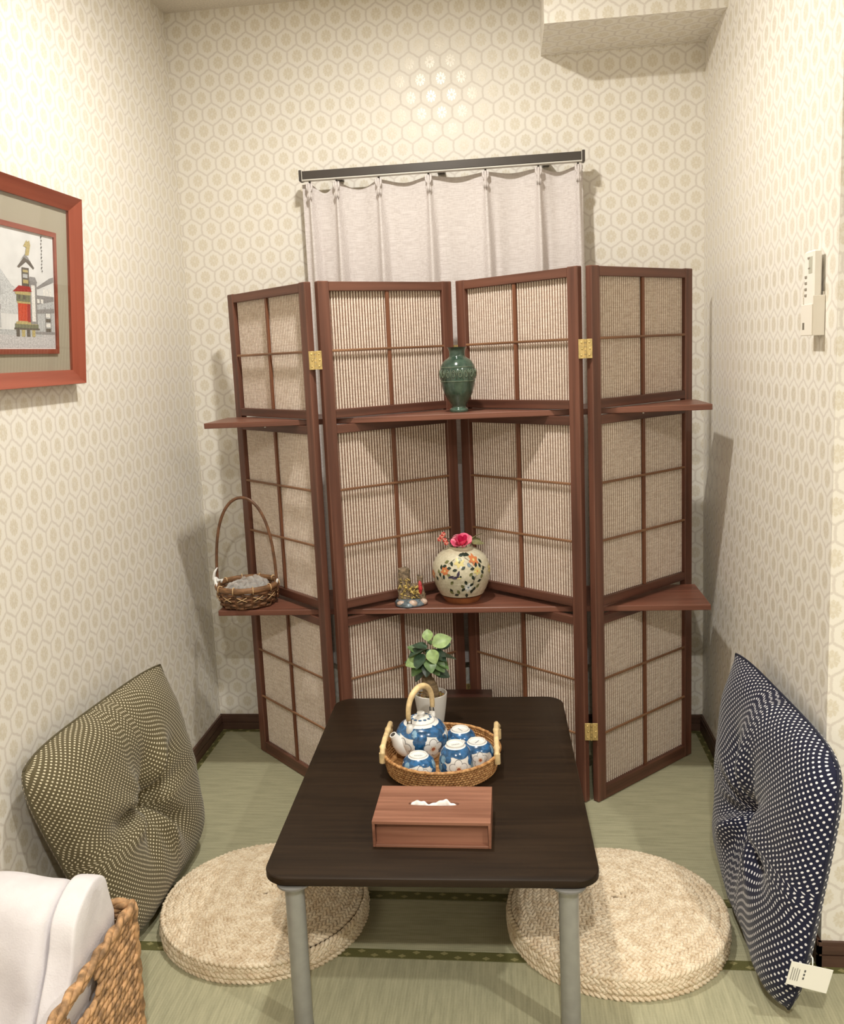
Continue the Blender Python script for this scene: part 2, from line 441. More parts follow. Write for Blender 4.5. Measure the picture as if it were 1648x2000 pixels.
# hinges across the front joints
def hinge(x, y, z, rz=0.0):
    m = MB(); hw, hh = .0185, .026
    m.box((-hw, -.0015, -hh), (-.003, .0005, hh), 0, .0006); m.box((.003, -.0015, -hh), (hw, .0005, hh), 0, .0006)
    for k in range(5):
        m.tube([(0, -.001, -hh+k*hh*.4+.0006), (0, -.001, -hh+(k+1)*hh*.4-.0006)], .0036, 10)
    h = obj('hinge', m, BRASS, scr, True, loc=(x, y, z), rz=rz, sharp=35)
    for sx in (-.0105, .0105):
        for sz in (-.017, 0.0, .017):
            q = MB(); q.lump((sx+(.002 if sz == 0 else 0), -.0018, sz), (Vector((.0028, 0, 0)), Vector((0, 0, .0028)), Vector((0, -.0014, 0))), 8, 4)
            obj('screw', q, BRASS, h, True)
for (j, z) in ((1, 1.313), (1, 0.219), (3, 1.3105), (3, 0.219)):
    hinge(S[j][0], S[j][1]+.0025, z)
for z in (1.313, 0.72, 0.219):
    hinge(S[2][0], S[2][1]-.0025, z, PI)
# the two shelf boards
def plank(z, label, x0=-.906, x1=.545):
    m = MB(); m.box((0, 0, 0), (x1-x0, .232, .0162), 0, .0014)
    o = obj('shelf_board', m, PLANK, None, loc=(x0, -.452, z)); tag(o, label, 'shelf', 'long shelf boards threaded through the screen')
    return o
Z1, Z2 = 1.1277+.0162, 0.5562+.0162
plank(1.1277, 'upper long reddish brown shelf board carrying the green vase', -.905, .548)
plank(0.5562, 'lower long reddish brown shelf board carrying the painted round vase', -.907, .547)
sp = MB(); sp.lathe([(.0, -.005), (.0035, -.004), (.0035, 0.0), (0, 0)], 10, caps=False); spm = sp.mesh('shelf_pin', STEEL, True)
for x, y, z in ((-.726, -.428, 1.1275), (.364, -.428, 1.1275), (-.726, -.428, .556), (.364, -.428, .556)): link('shelf_pin', spm, scr, (x, y, z))

# ------------------------------------------------------------------ curtain rail and curtain
RAILM = plain('rail_grey', (74, 68, 64), 0.35, 0.5, 0.2); RAILW = plain('rail_edge', (216, 212, 204), 0.4)
cr = thing('curtain_rail', 'dark grey box curtain rail above the grey curtain', 'curtain rail', (-.205, -.09, 1.877))
hwid = .446
obj('rail_cover', bx((-hwid+.008, -.012, .002), (hwid-.008, .014, .028), .002), RAILM, cr)
obj('lower_edge', bx((-hwid+.008, -.0135, -.0015), (hwid-.008, .013, .002), .0005), RAILW, cr)
for sx in (-1, 1):
    c = obj('end_cap', bx((sx*hwid, -.016, -.003), (sx*(hwid-.009), .016, .031), .0015), RAILM, cr)
    obj('cap_edge', bx((sx*(hwid-.009), -.0165, -.003), (sx*(hwid-.0105), .0155, .031), .0003), RAILW, c)
for bxp in (-.33, 0, .33): obj('wall_bracket', bx((bxp-.012, .012, .006), (bxp+.012, .0895, .022), .001), RAILM, cr)
t_ = MT('curtain_linen', 0.85, 0.15); n1 = t_.noise(180, 3, (0.12, 1, 2.2)); n2 = t_.noise(300, 2, (3, 1, 0.2))
t_.color(t_.mix((n1*0.65+n2*0.35).step(0.35, 0.65), (206, 197, 194), (226, 219, 217))); t_.bump(n1, 0.2, 0.0006); CURT = t_.m
PLE = [-.648, -.6213, -.5342, -.399, -.2411, -.063, .1001, .2211, .236]
AMP = [.0, .022, .024, .022, .022, .022, .026, .022, .0]
SAG = [.0, .028, .022, .012, .006, .006, .012, .020, 0]
cu = thing('curtain', 'pale grey linen pinch-pleat curtain hanging behind the folding screen', 'curtain', (0, 0, 0))
def curt(u, v):
    # u left to right, v top to bottom; cloth is fuller low down
    x = PLE[0]+(PLE[-1]-PLE[0])*u; k = 0
    while k < len(PLE)-2 and x > PLE[k+1]: k += 1
    s = (x-PLE[k])/(PLE[k+1]-PLE[k]); wgap = PLE[k+1]-PLE[k]
    sag = SAG[k]*(0.5-0.5*math.cos(2*PI*s))**0.7 if wgap > .05 or k == 1 else 0
    z = 1.869-sag-v*(1.60-sag)
    y = -.072
    low = min(1.0, v*6)
    deep = (0.5-0.5*math.cos(2*PI*s))
    y += .020*deep*(1-.25*low)*min(1, wgap/.12)
    for p, a in zip(PLE, AMP):
        if a == 0: continue
        wd = .0055+.0075*low
        sh = .010*low
        dx = x-p-sh*.4
        y -= a*(.8+.35*low)*math.exp(-(dx/wd)**2)
        y += .010*low*math.exp(-((dx-.022)/.010)**2)
    y += .004*low*math.sin(x*37+math.sin(v*5)*.6)+.0015*math.sin(x*90+v*9)*low
    return (x, y, z)
m = MB(); m.grid(curt, 300, 44); obj('curtain_cloth', m, CURT, cu, True)
for p, a in zip(PLE, AMP):
    if a == 0: continue
    m = MB()
    for s in (-1, 0, 1):
        pts = [(p+s*.0075*(1 if k < 2 else (.2 if k == 2 else .7)), -.094-.004*(s == 0), 1.868-k*.013) for k in range(5)]
        m.tube(pts, [.003, .0042, .0028, .0045, .001], 6)
    obj('pinch_pleat', m, CURT, cu, True)
    obj('curtain_hook', bx((p-.003, -.085, 1.862), (p+.003, -.079, 1.8755)), RAILM, cu)

# ------------------------------------------------------------------ framed picture
pic = thing('framed_picture', 'red-brown wooden picture frame with festival tower painting on left wall', 'picture', (XL+.004, -.862, 1.285))
pic.rotation_euler = (0, .078, 0)
PW, PH, FW = .58, .445, .043
def side(p, q, ip, iq, mt):
    m = MB()
    prof = [(0, 0), (.020, 0), (.027, .06), (.0255, .16), (.012, 1.0), (.004, 1.0)]
    A = [Vector((x, p[0]+(ip[0]-p[0])*f, p[1]+(ip[1]-p[1])*f)) for x, f in prof]
    B = [Vector((x, q[0]+(iq[0]-q[0])*f, q[1]+(iq[1]-q[1])*f)) for x, f in prof]
    n = len(A); m.add(A+B, [(k, (k+1) % n, n+(k+1) % n, n+k) for k in range(n)]); obj('frame_side', m, mt, pic)
o4 = [(0, 0), (0, PH), (-PW, PH), (-PW, 0)]; i4 = [(-FW, FW*.8), (-FW, PH-FW*.8), (-PW+FW, PH-FW*.8), (-PW+FW, FW*.8)]
for k in range(4): side(o4[k], o4[(k+1) % 4], i4[k], i4[(k+1) % 4], REDWOOD if k % 2 == 0 else REDWOOD_H)
t_ = MT('mat_cloth', 0.8, 0.15); c_ = t_.xyz(); g_ = ((c_[1]*(2*PI/.003)).sin()*(c_[2]*(2*PI/.003)).sin()).abs()
t_.color(t_.mix(g_*.4, (174, 166, 148), (146, 139, 122))); MATC = t_.m
obj('mat_board', bx((.002, -.03, .03), (.0055, -PW+.03, PH-.03)), MATC, pic)
fy0, fy1, fz0, fz1 = -.103, -PW+.103, .074, .352
fo = [(fy0, fz0), (fy0, fz1), (fy1, fz1), (fy1, fz0)]; fi = [(fy0-.011, fz0+.011), (fy0-.011, fz1-.011), (fy1+.011, fz1-.011), (fy1+.011, fz0+.011)]
for k in range(4):
    m = MB(); a, b, c, d = fo[k], fo[(k+1) % 4], fi[(k+1) % 4], fi[k]
    A = [Vector((.0055, *p)) for p in (a, b, c, d)]; m.prism(A, (.0045, 0, 0)); obj('inner_fillet', m, REDWOOD_H, pic)
prt = obj('print_sheet', bx((.0055, fy0-.010, fz0+.010), (.0062, fy1+.010, fz1-.010)), plain('print_paper', (226, 226, 226), 0.7, 0.2, var=.03, scale=20), pic)
PC = {'gold': (190, 174, 122), 'red': (204, 84, 60), 'dk': (104, 98, 90), 'gy': (150, 148, 148), 'lg': (190, 192, 194), 'mt': (206, 208, 210),
      'green': (126, 128, 104), 'grd': (200, 198, 200), 'wh': (236, 234, 230), 'rd2': (168, 64, 60), 'ink': (70, 68, 66)}
PK = list(PC); PMATS = [plain('paint_'+k, PC[k], 0.7, 0.2, var=.12, scale=300) for k in PK]
dm = MB(); lay = [0]
def pq(c, pts):
    lay[0] += 1; x = .0063+lay[0]*.000012
    dm.add([(x, p[0], p[1]) for p in pts], [tuple(range(len(pts)))], PK.index(c))
def pr(c, y0, z0, y1, z1): pq(c, [(y0, z0), (y1, z0), (y1, z1), (y0, z1)])
Yc = -.236
pq('mt', [(-.46, .20), (-.42, .245), (-.37, .225), (-.34, .252), (-.30, .222), (-.25, .205), (-.25, .16), (-.46, .16)])
pq('lg', [(-.40, .215), (-.36, .238), (-.34, .215), (-.33, .20), (-.40, .19)])
pr('grd', -.46, .087, -.116, .125); pq('lg', [(-.43, .118), (-.17, .112), (-.19, .125), (-.43, .128)])
# houses right and left of the tower
pr('lg', -.215, .12, -.116, .205); pq('gy', [(-.195, .222), (-.135, .246), (-.116, .25), (-.116, .238), (-.19, .218)])
pq('gy', [(-.235, .185), (-.205, .205), (-.116, .205), (-.116, .195), (-.235, .178)])
for k in range(3): pr('wh', -.165+k*.013, .206, -.155+k*.013, .222)
for k in range(4): pr('wh', -.225+k*.016, .188, -.214+k*.016, .197)
pr('gy', -.16, .12, -.156, .18); pr('gy', -.135, .12, -.131, .18)
for k, c in enumerate(['gy', 'wh', 'dk', 'wh', 'dk']): pr(c, -.156, .168-k*.011, -.135, .176-k*.011)
pq('gy', [(-.215, .172), (-.116, .178), (-.116, .168), (-.215, .163)]); pr('gy', -.22, .118, -.116, .124)
pr('lg', -.45, .13, -.345, .175); pq('gy', [(-.45, .175), (-.39, .19), (-.345, .178), (-.345, .168), (-.45, .165)]); pr('dk', -.41, .128, -.405, .182); pr('wh', -.39, .14, -.36, .165); pr('dk', -.375, .15, -.368, .158)
# tower
for k in range(4): pr('gold' if k % 2 else 'dk', Yc-.05+k*.022, .112, Yc-.036+k*.022, .132)
pr('green', Yc-.055, .130, Yc+.045, .140); pr('dk', Yc-.058, .127, Yc+.05, .131); pr('gold', Yc-.05, .139, Yc+.04, .144)
pr('red', Yc-.04, .144, Yc-.002, .186); pr('rd2', Yc-.002, .144, Yc+.012, .186); pr('gold', Yc-.043, .141, Yc+.0, .146); pr('gold', Yc-.043, .184, Yc+.012, .188)
pr('gy', Yc+.012, .140, Yc+.042, .235); pr('wh', Yc+.018, .146, Yc+.034, .226)
pr('green', Yc-.045, .188, Yc+.012, .204); pr('gold', Yc-.05, .203, Yc+.014, .210); pr('dk', Yc-.04, .193, Yc-.03, .202); pr('dk', Yc-.018, .193, Yc-.008, .202)
pq('rd2', [(Yc-.06, .208), (Yc-.035, .222), (Yc+.012, .222), (Yc+.02, .211)]); pq('gy', [(Yc+.006, .232), (Yc+.045, .232), (Yc+.036, .244), (Yc+.012, .244)])
pr('dk', Yc-.02, .222, Yc+.010, .262); pr('gold', Yc-.016, .228, Yc+.006, .236); pr('lg', Yc-.016, .24, Yc+.004, .248); pr('gold', Yc-.016, .252, Yc+.006, .257)
pq('dk', [(Yc-.038, .262), (Yc-.01, .284), (Yc+.006, .286), (Yc+.034, .264), (Yc+.03, .261), (Yc+.0, .275), (Yc-.03, .260)])
pq('gy', [(Yc-.025, .276), (Yc-.004, .292), (Yc+.016, .278), (Yc+.006, .28), (Yc-.01, .284)])
pq('gold', [(Yc-.004, .288), (Yc+.006, .318), (Yc+.016, .322), (Yc+.020, .312), (Yc+.012, .29)]); pq('gold', [(Yc-.01, .308), (Yc+.004, .322), (Yc+.010, .314), (Yc+.004, .306)])
# column of brushed characters
for k in range(11):
    z = .335-k*.0075; yy = -.168+.001*math.sin(k*2)
    pr('ink', yy-.0028, z, yy+.0028, z+.0012); pr('ink', yy-.0006, z-.003, yy+.0006, z+.003)
    if k % 3 == 0: pq('ink', [(yy-.003, z-.003), (yy-.001, z-.003), (yy+.003, z+.002), (yy+.002, z+.003)])
pr('rd2', -.452, .098, -.441, .112)
obj('painting', dm, PMATS, prt)
GL = MT('picture_glass', 0.02, 0.5); GL.b.inputs['Transmission Weight'].default_value = 1.0; GL.b.inputs['IOR'].default_value = 1.1; GL.color((255, 255, 255))
nt = GL.nt; tr_ = nt.nodes.new('ShaderNodeBsdfTransparent'); gs_ = nt.nodes.new('ShaderNodeBsdfGlossy'); gs_.inputs['Roughness'].default_value = .03
mx_ = nt.nodes.new('ShaderNodeMixShader'); mx_.inputs[0].default_value = .05
nt.links.new(tr_.outputs[0], mx_.inputs[1]); nt.links.new(gs_.outputs[0], mx_.inputs[2]); nt.links.new(mx_.outputs[0], nt.nodes['Material Output'].inputs[0])
obj('glass_pane', bx((.0105, -.041, .033), (.0112, -PW+.041, PH-.033)), GL.m, pic)

# ------------------------------------------------------------------ wall remote
RW = plain('remote_white', (244, 239, 230), 0.45); RG = plain('remote_grey', (150, 142, 130), 0.5); RH = plain('holder_white', (240, 233, 222), 0.5)
rh = thing('remote_holder', 'cream plastic remote holder fixed to the right wall', 'remote holder', (XR, -1.11, 1.318))
obj('back_plate', bx((-.003, -.03, .0), (-.0005, .03, .085), .0008), RH, rh)
obj('front_cup', bx((-.026, -.0335, .0), (-.0235, .0335, .062), .001), RH, rh)
for s in (-1, 1): obj('side_cheek', bx((-.0235, s*.0335, .0), (-.0005, s*.031, .078), .0006), RH, rh)
obj('cup_floor', bx((-.0235, -.031, .0), (-.003, .031, .003)), RH, rh)
rc = thing('remote_control', 'slim cream remote control standing in the wall holder', 'remote control', (XR-.0225, -1.11, 1.322))
obj('body', bx((0, -.0285, 0), (.0165, .0285, .162), .003), RW, rc)
for k, (z, yy, hh) in enumerate([(.148, 0, .004), (.128, -.004, .003), (.112, .016, .005), (.100, .016, .005), (.088, .016, .005), (.076, .016, .005)]):
    obj('button', bx((-.0012, yy-.006, z-hh/2), (.0005, yy+.006, z+hh/2), .0004), RG, rc)
obj('display', bx((-.0006, -.022, .118), (.0005, .0, .150)), plain('lcd', (196, 194, 178), 0.3), rc)
lb = obj('holder_label', bx((-.0262, .010, .012), (-.0259, .022, .026)), plain('label_ink', (120, 112, 100), 0.6), rh)

# ------------------------------------------------------------------ low table
tb = thing('low_table', 'low dark brown table with rounded corners and grey metal legs', 'table', (-.1952, -1.0113, 0), .0261)
HX, HY, TZ, TT, CRAD = .324, .4598, .3354, .0175, .05
def rrect(hx, hy, r, n=8):
    pts = []
    for cx, cy, a0 in ((hx-r, hy-r, 0), (-hx+r, hy-r, PI/2), (-hx+r, -hy+r, PI), (hx-r, -hy+r, 1.5*PI)):
        for k in range(n+1):
            a = a0+PI/2*k/n; pts.append((cx+r*math.cos(a), cy+r*math.sin(a)))
    return pts
m = MB(); rings = [(0.0025, TZ-TT), (0.0, TZ-TT+.0025), (0, TZ-.003), (.0012, TZ-.0008), (.003, TZ)]
base = rrect(HX, HY, CRAD); N = len(base); vs = []
for ins, z in rings: vs += [(x*(1-ins/HX), y*(1-ins/HY), z) for x, y in base]
fs = [tuple(reversed(range(N))), tuple((len(rings)-1)*N+k for k in range(N))]
for j in range(len(rings)-1):
    for k in range(N): fs.append((j*N+k, j*N+(k+1) % N, (j+1)*N+(k+1) % N, (j+1)*N+k))
m.add(vs, fs); obj('tabletop', m, TABLE_W, tb, True, sharp=30)
LEG = plain('leg_grey', (158, 158, 156), 0.38, 0.5, 0.35, var=.03, scale=40)
LEGC = plain('leg_collar', (120, 118, 114), 0.5)
for sx, sy in ((-1, -1), (1, -1), (-1, 1), (1, 1)):
    lx, ly = sx*.264, sy*.437
    m = MB(); m.lathe([(.0185, 0.004), (.019, .006), (.019, TZ-TT-.012), (.019, TZ-TT-.001)], 24, (lx, ly, 0)); l = obj('leg', m, LEG, tb, True, sharp=40)
    m = MB(); m.lathe([(.0192, 0), (.0198, .002), (.0198, .009), (.0192, .010)], 20, (lx, ly, 0)); obj('foot_cap', m, LEGC, l, True, sharp=40)
    m = MB(); m.lathe([(.034, TZ-TT-.004), (.034, TZ-TT-.0005)], 24, (lx, ly, 0)); obj('mount_plate', m, LEGC, l)

# ------------------------------------------------------------------ jute floor cushions
t_ = MT('jute_braid', 0.8, 0.2); n1 = t_.noise(40, 3); n2 = t_.noise(320, 3, (1, 1, 1))
t_.color(t_.mix((n1*.5+n2*.5).step(0.35, 0.65), (206, 184, 154), (238, 224, 200))); t_.bump(n2, 0.3, 0.001); JUTE = t_.m
JCORE = plain('jute_core', (120, 96, 70), 0.9, 0.1)
def pouf(loc, R, H, label, seed, bulge):
    rnd = random.Random(seed)
    th = thing('jute_floor_cushion', label, 'floor cushion', loc, rnd.uniform(0, 6), 'round braided jute floor cushions')
    dome = lambda r: H-.012-.014*(r/R)**5+bulge*(1-(r/R)**2)-.008*math.exp(-(r/(.16*R))**2)
    m = MB(); m.lathe([(R*.93, .004), (R*.96, H*.35), (R*.93, H*.55)]+[(R*f, dome(R*f)-.0055) for f in (.9, .75, .5, .25, .02)], 48)
    obj('core', m, JCORE, th, True)
    b = MB(); pitch_ = .0185; a = .004
    def strand(pos, tan, nor, side_, scl):
        bi = nor.cross(tan)
        d = (tan*math.cos(.62)+bi*(side_*math.sin(.62))).normalized()
        e = nor.cross(d)
        b.lump(pos+bi*side_*.0046*scl+nor*rnd.uniform(-.0012, .0012), (d*.0118*scl, e*.0050*scl, nor*.0062), 8, 5)
    ang = 0.0; rr = .006
    while rr < R-.0005:
        rr = .006+pitch_*ang/(2*PI)
        step = .0122/max(rr, .012)
        p = Vector((rr*math.cos(ang), rr*math.sin(ang), dome(rr))); tan = Vector((-math.sin(ang), math.cos(ang), 0))
        dz = (dome(rr+.004)-dome(rr-.004))/.008; nor = Vector((-dz*math.cos(ang), -dz*math.sin(ang), 1)).normalized()
        for s_ in (-1, 1):
            strand(p+tan*(.0061 if s_ > 0 else 0), tan, nor, s_, 1.0)
        ang += step
    rows = 3
    for k in range(rows):
        z = .009+k*(H-.041)/2; rad = R*(1.0+.012*math.sin(PI*(k+.5)/rows))
        n = int(2*PI*rad/.0122)
        for j in range(n):
            g = 2*PI*j/n; nor = Vector((math.cos(g), math.sin(g), .15)).normalized(); tan = Vector((-math.sin(g), math.cos(g), 0))
            for s_ in (-1, 1): strand(Vector((rad*math.cos(g+(s_>0)*PI/n), rad*math.sin(g+(s_>0)*PI/n), z)), tan, nor, s_, 1.05)
    o = obj('braid_coil', b, JUTE, th, True); o['kind'] = 'stuff'
pouf((-.622, -1.095, 0), .240, .068, 'round braided jute floor cushion beside the olive dotted cushion', 3, .006)
pouf((.203, -1.100, 0), .241, .072, 'round braided jute floor cushion beside the navy dotted cushion', 5, .014)

# ------------------------------------------------------------------ dotted cushions
def dotted(name, c, dot, pitch_, rad):
    t = MT(name, 0.8, 0.2); n = t.nt.nodes.new('ShaderNodeUVMap'); sp_ = t.nt.nodes.new('ShaderNodeSeparateXYZ'); t.nt.links.new(n.outputs[0], sp_.inputs[0])
    u, v = X(t.nt, sp_.outputs[0]), X(t.nt, sp_.outputs[1])
    def dg(off):
        a = ((u/pitch_+off).fract()-0.5)*pitch_; b = ((v/(pitch_*.96)+off).fract()-0.5)*pitch_*.96
        return (a*a+b*b).sqrt()
    d = dg(50.0).min(dg(50.5)); wv = t.noise(700, 2)
    f = (d+(wv-.5)*.0008).step(rad*1.12, rad*.85)
    base = t.mix(wv.step(.3, .7), tuple(v_*.82 for v_ in c), c)
    t.color(t.mix(f, base, dot)); t.bump(wv, .2, .0006)
    t.b.inputs['Sheen Weight'].default_value = .15
    return t.m
def zabuton(name, label, T1, T2, B1, B2, thick, nsign, mt, back, seed, tagged=False):
    T1, T2, B1, B2 = map(Vector, (T1, T2, B1, B2)); ctr = (T1+T2+B1+B2)/4
    base = Vector((ctr.x, ctr.y, 0)); nor = ((T2-T1).cross(B1-T1)).normalized()
    if nor.x*nsign < 0: nor = -nor
    th = thing(name, label, 'cushion', base, 0, 'dotted floor cushions leaning on the side walls')
    rnd = random.Random(seed); ph = [rnd.uniform(0, 6.28) for _ in range(8)]
    size = ((T2-T1).length+(B1-T1).length)/2
    def P(u, v, sgn):
        a, b = 2*u-1, 2*v-1
        # pull the edges in between the corners
        pu, pv = u+a*.030*(1-b**4), v+b*(.030 if b < 0 else .012)*(1-a**4)
        if True: k_ = (.11 if b > 0 and a < 0 else (0 if a < 0 else .022))*abs(a)**5*abs(b)**5; pu -= a*k_; pv -= b*k_
        p = (T1*(1-pu)+T2*pu)*(1-pv)+(B1*(1-pu)+B2*pu)*pv
        xp = 5.5-3.1*min(1, max(0, -a)*max(0, -b)*1.3)
        e = max(0, 1-abs(a)**xp)**.5*max(0, 1-abs(b)**xp)**.5
        r = math.hypot(a, b); phi = math.atan2(b, a)
        tuft = .78*math.exp(-(r/.16)**2)+.25*math.exp(-(r/.45)**2)
        wr = 0
        for k, (n_, am) in enumerate(((5, .010), (8, .006), (11, .004))):
            wr += 1.5*am*math.sin(n_*phi+ph[k])*math.exp(-((r-.30)/.28)**2)
        wr += .004*math.sin(a*7+ph[5]+b*3)*math.sin(b*6+ph[6])
        crn = .0035*math.sin(a*26+ph[3])*max(0, abs(b)-.80)*4+.0035*math.sin(b*28+ph[4])*max(0, abs(a)-.80)*4
        h = thick*e*(1-tuft)+(wr+crn)*e
        if sgn < 0: h = thick*.55*e*(1-.3*math.exp(-(r/.3)**2))
        q = p+nor*(h*sgn)
        q.z = max(q.z, .0015)
        return q-base
    m = MB(); N_ = 56
    m.grid(lambda u, v: P(u, v, 1), N_, N_, 0, uv=True)
    m.grid(lambda u, v: P(u, v, -1), N_, N_, 0, flip=True, uv=True)
    W_ = N_+1
    for o_ in (0, W_*W_):
        V_ = [Vector(p) for p in m.v[o_:o_+W_*W_]]; UU = [[0]*W_ for _ in range(W_)]; VV = [[0]*W_ for _ in range(W_)]
        for r in range(W_):
            for k in range(1, W_):
                UU[r][k] = UU[r][k-1]+(V_[r*W_+k]-V_[r*W_+k-1]).length; VV[k][r] = VV[k-1][r]+(V_[k*W_+r]-V_[(k-1)*W_+r]).length
        for r in range(W_):
            for k in range(W_): m.uv[o_+r*W_+k] = (UU[r][k]-UU[r][N_//2]+1, VV[r][k]-VV[N_//2][k]+1)
    # outward faces
    c = obj('cover', m, mt, th, True)
    q = MB()
    for (a0, b0, a1, b1) in ((0, 0, 1, 0), (1, 0, 1, 1), (1, 1, 0, 1), (0, 1, 0, 0)):
        q.tube([P(a0+(a1-a0)*k/20, b0+(b1-b0)*k/20, 1) for k in range(21)], .0028, 6)
    obj('seam', q, back, th, True)
    q = MB(); q.lump(P(.5, .5, 1)+nor*.001, (Vector((0, .004, 0)), Vector((0, 0, .004)), nor*.002), 8, 4); obj('tuft_knot', q, back, th, True)
    return th, base, nor
OLIVE = dotted('olive_dots', (104, 94, 68), (222, 212, 184), .0125, .0020)
NAVY = dotted('navy_dots', (30, 32, 56), (226, 224, 228), .0158, .0025)
zabuton('floor_cushion', 'olive brown cushion with cream dots leaning on the left wall', (-.965, -.785, .520), (-1.045, -1.375, .500), (-.925, -.745, .012), (-.925, -1.265, .010), .080, 1, OLIVE, plain('olive_cloth', (84, 76, 54), .85), 2)
nv, nb, nn = zabuton('floor_cushion', 'navy cushion with white dots and paper tag leaning on the right wall', (.545, -.755, .530), (.597, -1.355, .515), (.520, -.790, .010), (.500, -1.392, .010), .066, -1, NAVY, plain('navy_cloth', (26, 28, 48), .85), 9)
TAGM = plain('tag_paper', (238, 236, 228), 0.6); TAGI = plain('tag_ink', (150, 148, 142), 0.7); TAGD = plain('tag_ink_dark', (92, 92, 92), 0.7)
tq = [Vector((.4931, -1.424, .1564)), Vector((.5701, -1.418, .1359)), Vector((.5583, -1.418, .0874)), Vector((.4828, -1.424, .1100))]
m = MB(); m.prism([p-nb for p in reversed(tq)], (0, .0012, 0)); tg = obj('paper_tag', m, TAGM, nv); tg['label'] = 'white paper care tag'
def tagmark(u0, v0, u1, v1, mt):
    def at(u, v): return (tq[0]*(1-u)+tq[1]*u)*(1-v)+(tq[3]*(1-u)+tq[2]*u)*v-nb+Vector((0, -.0004, 0))
    q = MB(); q.poly([at(u0, v1), at(u1, v1), at(u1, v0), at(u0, v0)]); obj('printed_line', q, mt, tg)
for k in range(4): tagmark(.06+k*.055, .22+.04*(k % 2), .08+k*.055, .78, TAGI)
for k in range(3): tagmark(.345, .24+k*.16, .385, .34+k*.16, TAGD)
m = MB(); m.tube([tq[0]*.5+tq[1]*.5-nb, tq[0]*.45+tq[1]*.55-nb+Vector((0, .012, .008)), Vector((.535, -1.385, .150))-nb], .0012, 6); obj('tag_loop', m, TAGM, nv, True)

# ------------------------------------------------------------------ generic helpers for turned things
def interp(prof):
    def f(z):
        for (r0, z0), (r1, z1) in zip(prof[:-1], prof[1:]):
            if (z0 <= z <= z1) and z1 > z0: return r0+(r1-r0)*(z-z0)/(z1-z0)
        return prof[0][0] if z < prof[0][1] else prof[-1][0]
    return f
def smoothp(prof, n=4):
    out = []; P = [prof[0]]+list(prof)+[prof[-1]]
    for i in range(1, len(P)-2):
        for k in range(n):
            t = k/n
            out.append(tuple(.5*(2*P[i][c]+(P[i+1][c]-P[i-1][c])*t+(2*P[i-1][c]-5*P[i][c]+4*P[i+1][c]-P[i+2][c])*t*t+(3*P[i][c]-P[i-1][c]-3*P[i+1][c]+P[i+2][c])*t**3) for c in (0, 1)))
    out.append(prof[-1]); return out
def decal(mb, rf, th0, z0, pts, mi, off=.0005):
    r0 = max(rf(z0), .004); n = len(pts); vs = []; rings = 4
    cx = sum(p[0] for p in pts)/n; cy = sum(p[1] for p in pts)/n
    def at(x, y):
        z = z0+y; a = th0+x/r0; r = rf(z)+off
        return (r*math.cos(a), r*math.sin(a), z)
    vs.append(at(cx, cy))
    for k in range(1, rings+1):
        for p in pts: vs.append(at(cx+(p[0]-cx)*k/rings, cy+(p[1]-cy)*k/rings))
    fs = [(0, 1+i, 1+(i+1) % n) for i in range(n)]
    for k in range(rings-1):
        for i in range(n): fs.append((1+k*n+i, 1+(k+1)*n+i, 1+(k+1)*n+(i+1) % n, 1+k*n+(i+1) % n))
    mb.add(vs, fs, mi)
def band(mb, rf, zlo, zhi, mi, off=.0005, n=72, k=8):
    mb.grid(lambda u, v: ((rf(zlo(2*PI*u)+(zhi-zlo(2*PI*u))*v)+off)*math.cos(2*PI*u), (rf(zlo(2*PI*u)+(zhi-zlo(2*PI*u))*v)+off)*math.sin(2*PI*u), zlo(2*PI*u)+(zhi-zlo(2*PI*u))*v), n, k, mi)
def leafp(cx, cy, l, w_, a, n=6):
    pts = [(t/n*l-l/2, w_*math.sin(PI*t/n)) for t in range(n+1)]+[(l/2-t/n*l, -w_*math.sin(PI*t/n)) for t in range(1, n)]
    c, s = math.cos(a), math.sin(a); return [(cx+x*c-y*s, cy+x*s+y*c) for x, y in pts]
def circ(cx, cy, r, n=12, ry=None): return [(cx+r*math.cos(2*PI*k/n), cy+(ry or r)*math.sin(2*PI*k/n)) for k in range(n)]
def stroke(x0, y0, x1, y1, w_):
    d = math.hypot(x1-x0, y1-y0); nx, ny = -(y1-y0)/d*w_, (x1-x0)/d*w_
    return [(x0+nx, y0+ny), (x0-nx, y0-ny), (x1-nx, y1-ny), (x1+nx, y1+ny)]
FRONT = -PI/2

# ------------------------------------------------------------------ rattan tray
t_ = MT('rattan', 0.55, 0.35); n1 = t_.noise(140, 3)
t_.color(t_.mix(n1.step(.3, .7), (150, 100, 56), (206, 158, 104))); t_.bump(n1, .2, .0006); RAT = t_.m
BAMB = plain('pale_bamboo', (228, 200, 150), 0.4, 0.45, var=.10, scale=60)
TC = Vector((-.192, -.995, TZ))
tr = thing('rattan_tray', 'round woven rattan tray with bamboo handles on the dark table', 'tray', TC)
m = MB(); m.lathe([(.0, .0), (.128, .0), (.131, .004), (.128, .007), (.0, .006)], 48, caps=False); obj('tray_base', m, RAT, tr, True)
m = MB()
for k in range(7):
    z = .0055+k*.0062; R_ = .130+.0085*(k/6); n = 104
    for j in range(n):
        g = 2*PI*(j+.5*(k % 2))/n; no = Vector((math.cos(g), math.sin(g), 0)); ta = Vector((-math.sin(g), math.cos(g), 0))
        d = (ta*.9+Vector((0, 0, .35))).normalized()
        m.lump(no*R_+Vector((0, 0, z)), (d*.0058, no*.0034, d.cross(no)*.0034), 6, 4)
wv_ = obj('woven_side', m, RAT, tr, True); wv_['kind'] = 'stuff'
m = MB(); m.tube([(.1395*math.cos(2*PI*k/64), .1395*math.sin(2*PI*k/64), .0485+.0007*math.sin(k*2.9)) for k in range(64)], .0042, 8, closed=True); obj('rim', m, RAT, tr, True)
